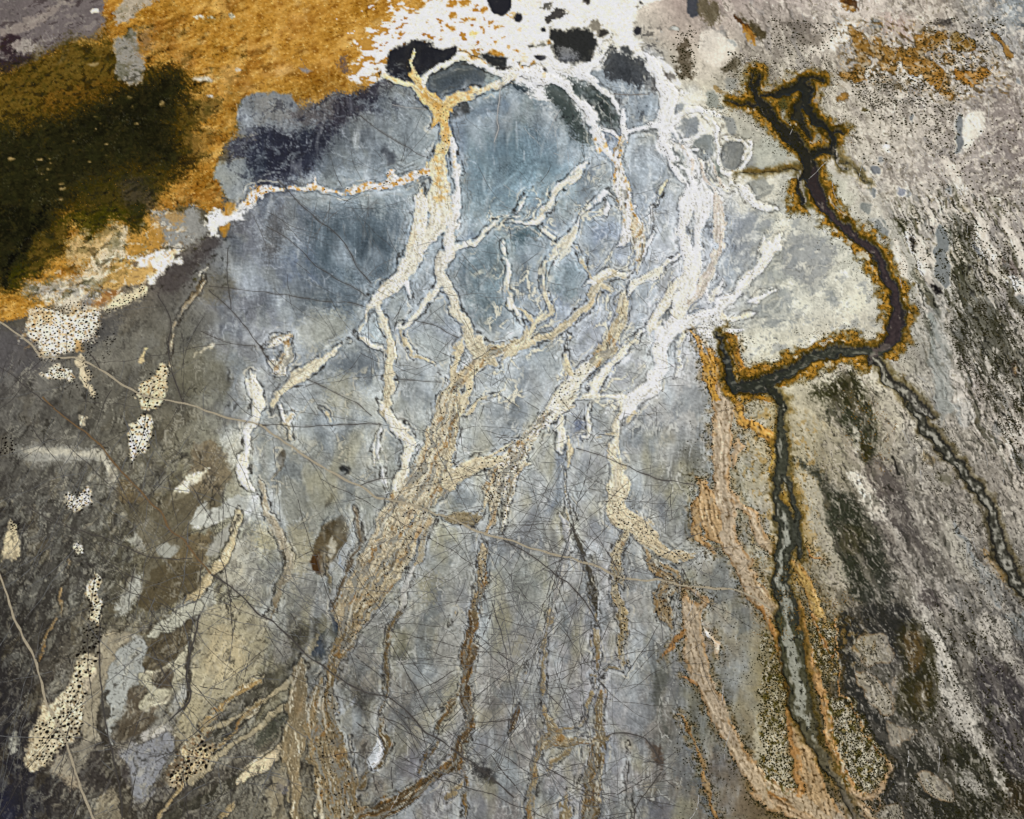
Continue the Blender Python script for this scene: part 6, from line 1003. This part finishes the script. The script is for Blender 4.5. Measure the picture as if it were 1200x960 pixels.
# long tracks wandering right across the flats and meeting at the waterholes
hubs = [(485,853), (662,808), (528,890), (778,700), (700,560), (300,500), (640,740), (590,905), (395,620), (700,950), (560,700), (300,660), (420,760), (740,640), (465,540), (640,600)]
for k in range(115):
    h0, h1 = random.sample(hubs, 2); t_ = random.random()*.3; u0_, v0_ = h0[0]+random.gauss(0, 26), h0[1]+random.gauss(0, 26); a_ = math.atan2(h1[1]-v0_, h1[0]-u0_)+random.gauss(0, .25); ln_ = min(300, math.hypot(h1[0]-u0_, h1[1]-v0_)*random.uniform(.5, 1.5))
    seeds.append((u0_, v0_, a_, ln_, random.uniform(.12, .30), random.gauss(0, .35), .02))
for k in range(80): seeds.append((random.uniform(0, 280), random.uniform(400, 900), math.radians(random.choice((112, 60, 20, 150)))+random.gauss(0, .25), random.uniform(80, 260), random.uniform(.12, .28), random.gauss(0, .3), 0))
# small radiating fans at the crossings
for (u, v, n, l0) in [(485,853,26,60),(662,808,24,50),(652,742,16,40),(528,890,26,55),(585,905,20,60),(775,905,20,55),(742,930,22,60),(700,950,18,50),(372,63,8,30),(395,242,14,60),(690,500,14,40),(560,862,14,50),(640,850,16,45),(300,500,12,50),(270,705,16,60),(120,880,14,60),(690,660,16,60),(598,520,14,50),(715,530,10,36),(560,420,14,40),(250,870,16,50),(770,600,16,40),(615,690,14,60)]:
    for k in range(int(n*.6)): seeds.append((u+rng.normal(0, 12), v+rng.normal(0, 7), rng.normal(0, .55)+math.pi*(rng.random() < .5), rng.uniform(.3, 1)*l0, rng.uniform(.14, .32), rng.normal(0, .6), .05))
dark_idx = rng.random(len(seeds)) < .5
tracks('animal_tracks', M_td, [s for s, q in zip(seeds, dark_idx) if q], 'hair thin dark animal tracks fanning out across the mud')
tracks('animal_tracks', M_ts, [s for s, q in zip(seeds, dark_idx) if not q], 'faint grey animal tracks crossing the mud flats')
seeds = []
free(50, [560,110, 760,60, 760,380, 540,420], 70, .5, (8, 40), (.1, .25)); free(40, [440,520, 860,480, 860,960, 440,960], 100, .25, (10, 60), (.12, .3), .2)
free(70, [900,0, 1200,0, 1200,240, 950,240], 60, 1.2, (8, 40), (.12, .3)); free(70, [1050,240, 1200,240, 1200,960, 1060,960], 65, .25, (8, 40), (.12, .3), .2)
tracks('salt_streaks', M_tw, seeds, 'thin pale salt streaks and runnels across the flats')
print('trails', round(time.time()-t0, 1))

# ------------------------------------------------------------------ bushes
def lump(seed, n_lumps=3, leafy=26):
    """low bush: a few uneven mounds bristling with small leaf faces"""
    r = random.Random(seed); co, f = [], []
    for q in range(n_lumps):
        ox, oy = (0, 0) if q == 0 else (r.uniform(-.5, .5), r.uniform(-.5, .5)); R_ = r.uniform(.62, .8) if q == 0 else r.uniform(.35, .5); hz = r.uniform(.7, 1.0)*R_*1.25
        b = len(co); ns = 7
        for lv, (rr, zz) in enumerate(((1.0, -.05), (.92, .35), (.6, .72))):
            for k in range(ns):
                a = 2*math.pi*(k+.5*lv)/ns; q_ = rr*R_*r.uniform(.78, 1.18); co.append((ox+math.cos(a)*q_, oy+math.sin(a)*q_, hz*zz*r.uniform(.8, 1.2)))
        co.append((ox, oy, hz))
        for lv in range(2):
            for k in range(ns):
                a0, a1, b0, b1 = b+lv*ns+k, b+lv*ns+(k+1) % ns, b+(lv+1)*ns+k, b+(lv+1)*ns+(k+1) % ns
                f += [(a0, a1, b0), (a1, b1, b0)]
        for k in range(ns): f.append((b+2*ns+k, b+2*ns+(k+1) % ns, b+3*ns))
    for k in range(leafy):
        a = r.random()*6.283; e = r.random()**.7*1.4; d = (math.cos(a)*math.cos(e), math.sin(a)*math.cos(e), math.sin(e)); R_ = r.uniform(.7, 1.02); c = [d[0]*R_, d[1]*R_, max(0, d[2]*R_*.95)]
        b = len(co); s_ = r.uniform(.1, .2)
        for _ in range(3): co.append((c[0]+r.uniform(-s_, s_), c[1]+r.uniform(-s_, s_), max(0, c[2]+r.uniform(-s_, s_))))
        f.append((b, b+1, b+2))
    return np.array(co, np.float32), np.array(f, np.int32)
M_b1 = plain_mat('dark_foliage', (30, 26, 20), .35, 1, 4); M_b2 = plain_mat('olive_foliage', (40, 38, 16), .4, 1, 4); M_b3 = plain_mat('ochre_tussock', (128, 96, 36), .35, 1, 4)
VAR = [lump(s) for s in range(6)]
SMALL = [lump(s+50, 1, 0) for s in range(5)]
occupied = {}
def scatter(n, cond_mask, rmin, rmax, gap=1.7, power=2.0, tries=3):
    J, I = np.nonzero(cond_mask)
    if len(J) == 0: return []
    out = []; pick = rng.integers(0, len(J), n*tries)
    for p in pick:
        if len(out) >= n: break
        u = float(us[I[p]])+rng.random()*STEP; v = float(vs[J[p]])+rng.random()*STEP; rr = rmin+(rmax-rmin)*rng.random()**power
        cu, cv = int(u/4), int(v/4); ok = True
        for a in (-1, 0, 1):
            for b in (-1, 0, 1):
                for (x, y, q) in occupied.get((cu+a, cv+b), ()):
                    if (x-u)**2+(y-v)**2 < (gap*(rr+q)*.5)**2: ok = False; break
                if not ok: break
            if not ok: break
        if ok: occupied.setdefault((cu, cv), []).append((u, v, rr)); out.append((u, v, rr))
    return out
soft_ = .5
def inpoly(*pts):
    M = np.zeros(U.shape, bool); s, dd = polysd(np.array(pts, float).reshape(-1, 2), 3, 1); M[s] = dd + 7*np.abs(N(11, 125, oc=2, x=U[s], y=V[s]))*np.sign(N(11, 125, oc=2, x=U[s], y=V[s]))*soft_ < 0; return M
clump = N(9, 121, oc=3); clump2 = N(18, 122, oc=3)
dark, olive, ochre = [], [], []          # (u, v, radius, label, group)
def put(lst, pts, label, group): lst.extend((u, v, r_, label, group) for (u, v, r_) in pts)
inK = lambda k, m=0: (K == k)
put(dark, scatter(250, inpoly(33,370, 60,358, 100,352, 118,385, 110,400, 92,412, 66,422, 50,421, 38,400)*(clump > -.45), .9, 2.1, 2.3), 'dark bush on the cream salt patch under the orange mat', 'bushes on the large cream patch under the orange mat')
put(dark, scatter(70, inpoly(90,400, 108,360, 118,380, 104,420, 116,470, 106,470), .9, 1.6), 'dark bush in the string trailing down from the large cream patch', 'bushes trailing down from the large cream patch')
put(dark, scatter(45, inpoly(48,436, 66,426, 88,440, 92,455, 84,450, 60,442), .9, 1.6), 'dark bush on the small arched cream patch', 'bushes on the small arched cream patch')
put(dark, scatter(50, inpoly(188,426, 200,427, 196,452, 190,480, 175,480, 158,466, 162,452), 1.1, 2.2, 2.2), 'dark bush on the tall cream patch at the pale trail', 'bushes on the tall patch at the pale trail')
put(dark, scatter(55, inpoly(148,500, 160,490, 171,484, 179,492, 178,512, 170,530, 152,548, 148,535), 1.1, 2.4, 2.2), 'dark bush on the white ringed patch below the pale trail', 'bushes on the white ringed patch')
put(dark, scatter(42, inpoly(75,578, 106,572, 106,590, 90,602, 78,595), 1.0, 2.0), 'dark bush on the heart shaped patch', 'bushes on the heart shaped patch')
put(dark, scatter(42, inpoly(100,700, 113,668, 116,690, 122,725, 106,740, 100,715), 1.1, 2.4, 2.2), 'dark bush on the thin upright patch, lower left', 'bushes on the thin upright patch')
put(dark, scatter(22, inpoly(2,510, 18,520, 16,530, 0,532), 1.1, 2.2), 'dark bush in the little cluster at the left edge', 'bushes at the left edge'); put(dark, scatter(14, inpoly(8,612, 20,608, 20,622, 10,626), 1.0, 1.8), 'dark bush on the small patch at the left edge', 'bushes on the small left edge patch'); put(dark, scatter(16, inpoly(86,636, 98,634, 96,648, 88,650), .9, 1.5), 'dark bush on the tiny patch above the thin upright one', 'bushes on the tiny patch')
put(dark, scatter(150, inpoly(98,735, 118,722, 112,770, 98,810, 95,850, 78,872, 52,895, 38,885, 45,850, 70,830, 88,790), 1.2, 2.8, 2.1), 'dark bush on the long sandy patch beside the curved pale trail', 'bushes on the long sandy patch')
put(dark, scatter(75, inpoly(195,915, 215,885, 238,862, 248,880, 240,898, 215,915, 200,925), 1.3, 3.1, 2.0), 'dark bush on the oval sandy patch at bottom left', 'bushes on the oval sandy patch')
put(dark, scatter(45, inpoly(120,365, 160,335, 172,345, 140,362, 124,368), .8, 1.5), 'dark bush on the thin cream strip below the orange mat', 'bushes on the thin cream strip'); put(dark, scatter(24, inpoly(122,395, 134,385, 128,420, 122,425), .8, 1.4), 'dark bush in the short row in grey mud', 'bushes in the short row in grey mud')
put(dark, scatter(20, (K == 31)*inpoly(505,120, 535,115, 530,180, 515,180), .9, 1.3, 3), 'dark bush on the orange fork at the head of the trunk', 'bushes on the orange fork'); put(dark, scatter(28, (K == 32), .8, 1.3, 2), 'dark bush in the thin white side channel', 'bushes in the thin white side channel')
put(dark, scatter(420, ((K == 31) | (K == 45))*inpoly(520,440, 600,430, 620,560, 590,700, 540,760, 500,960, 360,960, 380,800, 470,600)*(clump > .1), .6, 1.5, 1.5), 'dark bush in the tan bed of the main trunk', 'bushes in the bed of the main trunk')
put(dark, scatter(260, ((K == 45) | (K == 42))*inpoly(560,530, 690,420, 690,470, 600,560, 596,640, 556,720, 560,560), .7, 1.5, 1.5), 'dark bush on the speckled cream branch right of the trunk', 'bushes on the speckled branch')
bandA = (dA > -2.5)*(dA < 1.2)
put(dark, scatter(900, bandA*(np.isin(K, (37, 38, 43, 42)) | (dA > 0))*inpoly(700,120, 900,150, 900,420, 800,440, 760,500, 700,520, 640,520, 700,360, 720,250)*(clump > -.2), .45, .9, 1.5), 'tiny dark bush on the bank of the white channels', 'tiny bushes lining the white channels')
put(dark, scatter(420, (np.isin(K, (43, 48, 49)))*inpoly(700,560, 830,620, 850,960, 760,960, 700,740)*(clump > -.15), .7, 1.4, 1.5), 'dark bush on the mottled foot of the white channel', 'bushes on the mottled foot of the white channel')
# right-hand side: olive scrub
soft_ = 1.0
put(olive, scatter(2000, ((dR > 7+3*clump2)*(dR < 19+5*clump2)*(R.id == 71)*(clump > -.3)*(np.random.default_rng(1).random(U.shape) < 1)), .5, 1.15, 1.3), 'olive bush on the ochre bank of the dark river', 'bushes along the river banks')
put(olive, scatter(700, ((dR > 18)*(dR < 34)*(R.id == 71)*(clump > .15)), .45, .9, 1.5), 'small olive bush scattered outside the ochre bank of the river', 'bushes scattered outside the river banks')
put(ochre, scatter(900, ((dR > 2)*(dR < 14)*(R.id == 71)), .5, 1.0, 1.3), 'ochre tussock on the bank of the dark river', 'tussocks along the river banks')
put(olive, scatter(2400, ((dD > -1.2)*(dD < 2.8)*(U > 790)*(dR > 0)*(clump2 > -.35)), .75, 1.35, 1.05), 'dark olive bush in the tight line along a salmon coloured channel', 'bushes lining the salmon channels')
put(olive, scatter(1100, ((dD > .3)*(dD < 9)*(U > 790)*(dR > 0)*(clump > -.25)), .6, 1.3, 1.25), 'dark olive bush edging a salmon coloured channel', 'bushes edging the salmon channels')
put(olive, scatter(460, inpoly(965,815, 1000,820, 1035,880, 1040,915, 1010,930, 985,920, 975,870)*(dD > 1), .8, 1.7, 1.5), 'dark olive bush on the right bushy island', 'bushes on the right bushy island')
put(olive, scatter(520, inpoly(890,740, 915,760, 922,850, 932,930, 900,925, 890,900)*(dD > 1), .8, 1.75, 1.45), 'dark olive bush on the left bushy island', 'bushes on the left bushy island')
put(olive, scatter(300, inpoly(945,725, 985,730, 982,790, 965,800, 950,770)*(dD > 1), .7, 1.3, 1.3), 'dark olive bush between the stream and the grey hollow', 'bushes between stream and grey hollow')
put(olive, scatter(520, (clump > 0)*inpoly(1000,745, 1030,750, 1050,840, 1030,845, 1005,790) + (clump > -.2)*inpoly(1075,905, 1120,935, 1120,960, 1035,960, 1040,940), .6, 1.2, 1.4), 'dark olive bush on a pale islet in the grey hollow', 'bushes on the islets in the grey hollow')
put(olive, scatter(900, (clump > .05)*inpoly(800,500, 845,480, 880,560, 880,700, 960,620, 960,960, 790,960, 800,700)*(dD > 4), .5, 1.1, 1.6), 'small dark bush on the pale flats beside the salmon channels', 'bushes on the flats beside the salmon channels')
put(olive, scatter(450, (clump > .1)*inpoly(920,480, 990,560, 1010,650, 1020,760, 960,740, 930,600), .5, 1.0, 1.5), 'small bush on the sandy flat beside the greenish stream', 'bushes beside the greenish stream')
put(olive, scatter(800, (clump > .1)*(dR > 2)*inpoly(1060,500, 1100,480, 1200,660, 1200,800, 1150,740, 1120,640), .5, 1.15, 1.4), 'dark bush beside the narrow slanting stream', 'bushes beside the narrow slanting stream')
for q, n in (([980,80, 1060,85, 1090,120, 1010,130], 420), ([985,85, 1110,80, 1120,150, 1040,160], 260), ([1090,110, 1130,120, 1120,200, 1085,180], 160), ([1080,20, 1180,20, 1160,90, 1090,70], 300), ([900,20, 980,30, 970,70, 900,90], 260), ([790,40, 815,30, 815,95, 790,92], 150), ([1020,60, 1110,40, 1160,80, 1130,120, 1060,100], 260), ([850,60, 900,70, 890,110, 845,90], 130), ([880,120, 930,130, 960,180, 900,180], 160), ([1080,200, 1200,120, 1200,240, 1090,240], 200), ([1050,250, 1080,240, 1110,330, 1075,320], 120), ([1110,230, 1200,240, 1200,330, 1140,330], 200), ([1000,120, 1060,120, 1060,200, 1000,190], 60)):
    put(olive, scatter(n, (clump > -.15)*inpoly(*q), .65, 1.75, 1.4, 1.6), 'dark bush on the pinkish crust, upper right', 'bushes on the upper right crust')
st = N(5, 123, 4.5, 63, 3)
put(olive, scatter(2300, (st > .12)*inpoly(1100,250, 1160,270, 1200,330, 1200,560, 1160,480, 1120,430, 1100,330), .6, 1.5, 1.15), 'dark bush in the streaky scrub at the right edge', 'bushes in the streaky scrub at the right edge')
put(olive, scatter(900, (st > .25)*inpoly(1080,700, 1140,700, 1200,860, 1200,960, 1120,960, 1090,840), .7, 1.6, 1.3), 'dark bush in the combed hollows, lower right', 'bushes in the combed hollows')
put(ochre, scatter(700, (clump > .1)*inpoly(985,450, 1050,490, 1040,560, 990,520) + (clump > .0)*inpoly(880,640, 1000,700, 960,760, 880,740), .5, 1.0, 1.4), 'ochre tussock on the sandy flats beside the stream', 'tussocks beside the stream')
put(ochre, scatter(900, (K == 3)*(Dm > .2)*(V > -10), .5, 1.0, 1.6), 'ochre tuft on the orange mat', 'tufts on the orange mat')

def place(lst, kind, mat, label_cat, cap=300):
    lst = [q for q in lst if -60 < q[0] < 1260 and -50 < q[1] < 1010]
    infr = lambda q: 2 < q[0] < 1198 and 2 < q[1] < 958
    gb = {}
    for q in lst: gb.setdefault(q[4], []).append(q)
    gm = {g: np.percentile(np.array([(q[0], q[1], q[2]) for q in L]), [33, 67], axis=0) for g, L in gb.items()}
    def where(q):
        a = gm[q[4]]; y = 'upper' if q[1] < a[0][1] else 'lower' if q[1] > a[1][1] else 'middle'; x = ' left' if q[0] < a[0][0] else ' right' if q[0] > a[1][0] else ''
        return 'at its '+y+x
    sizes = sorted(lst, key=lambda q: -(q[2] if infr(q) else 0)); big, rest = sizes[:cap], sizes[cap:]
    protos = []
    for k, (co, f) in enumerate(VAR):
        me = bpy.data.meshes.new(kind); me.from_pydata(co.tolist(), [], f.tolist()); me.materials.append(mat); protos.append(me)
    for (u, v, r_, lb, gp) in big:
        o = link(bpy.data.objects.new(kind, random.choice(protos))); x, y = ground_xy(u, v); m = r_*math.sqrt(x*x+y*y+CAM_H**2)/FPX*.92
        o.location = (x, y, float(zat(u, v))-.03); o.rotation_euler = (0, 0, random.random()*6.283); e = random.uniform(.8, 1.25); o.scale = (m*e, m/e, m*random.uniform(.8, 1.25))
        o['label'] = lb + ', ' + where((u, v, r_, lb, gp)); o['category'] = label_cat; o['group'] = gp
    by = {}
    for q in rest: by.setdefault(q[4], []).append(q)
    for gp, L in by.items():
        CO, F, n = [], [], 0
        for (u, v, r_, lb, _) in L:
            co, f = SMALL[int(rng.integers(5))]; x, y = ground_xy(u, v); m = r_*math.sqrt(x*x+y*y+CAM_H**2)/FPX*1.15; a = rng.random()*6.283; c, s_ = math.cos(a), math.sin(a); e = .8+.5*rng.random()
            X = np.stack([(co[:, 0]*c*e-co[:, 1]*s_)*m+x, (co[:, 0]*s_*e+co[:, 1]*c)*m+y, co[:, 2]*m+float(zat(u, v))-.03], -1); CO.append(X); F.append(f+n); n += len(co)
        o = mesh_obj(kind, np.concatenate(CO), np.concatenate(F), mat, 3, False); o['kind'] = 'stuff'; o['label'] = gp
place(dark, 'dark_bush', M_b1, 'bush'); place(olive, 'olive_bush', M_b2, 'bush'); place(ochre, 'tussock', M_b3, 'tussock')
print('done', round(time.time()-t0, 1), len(dark), len(olive), len(ochre))
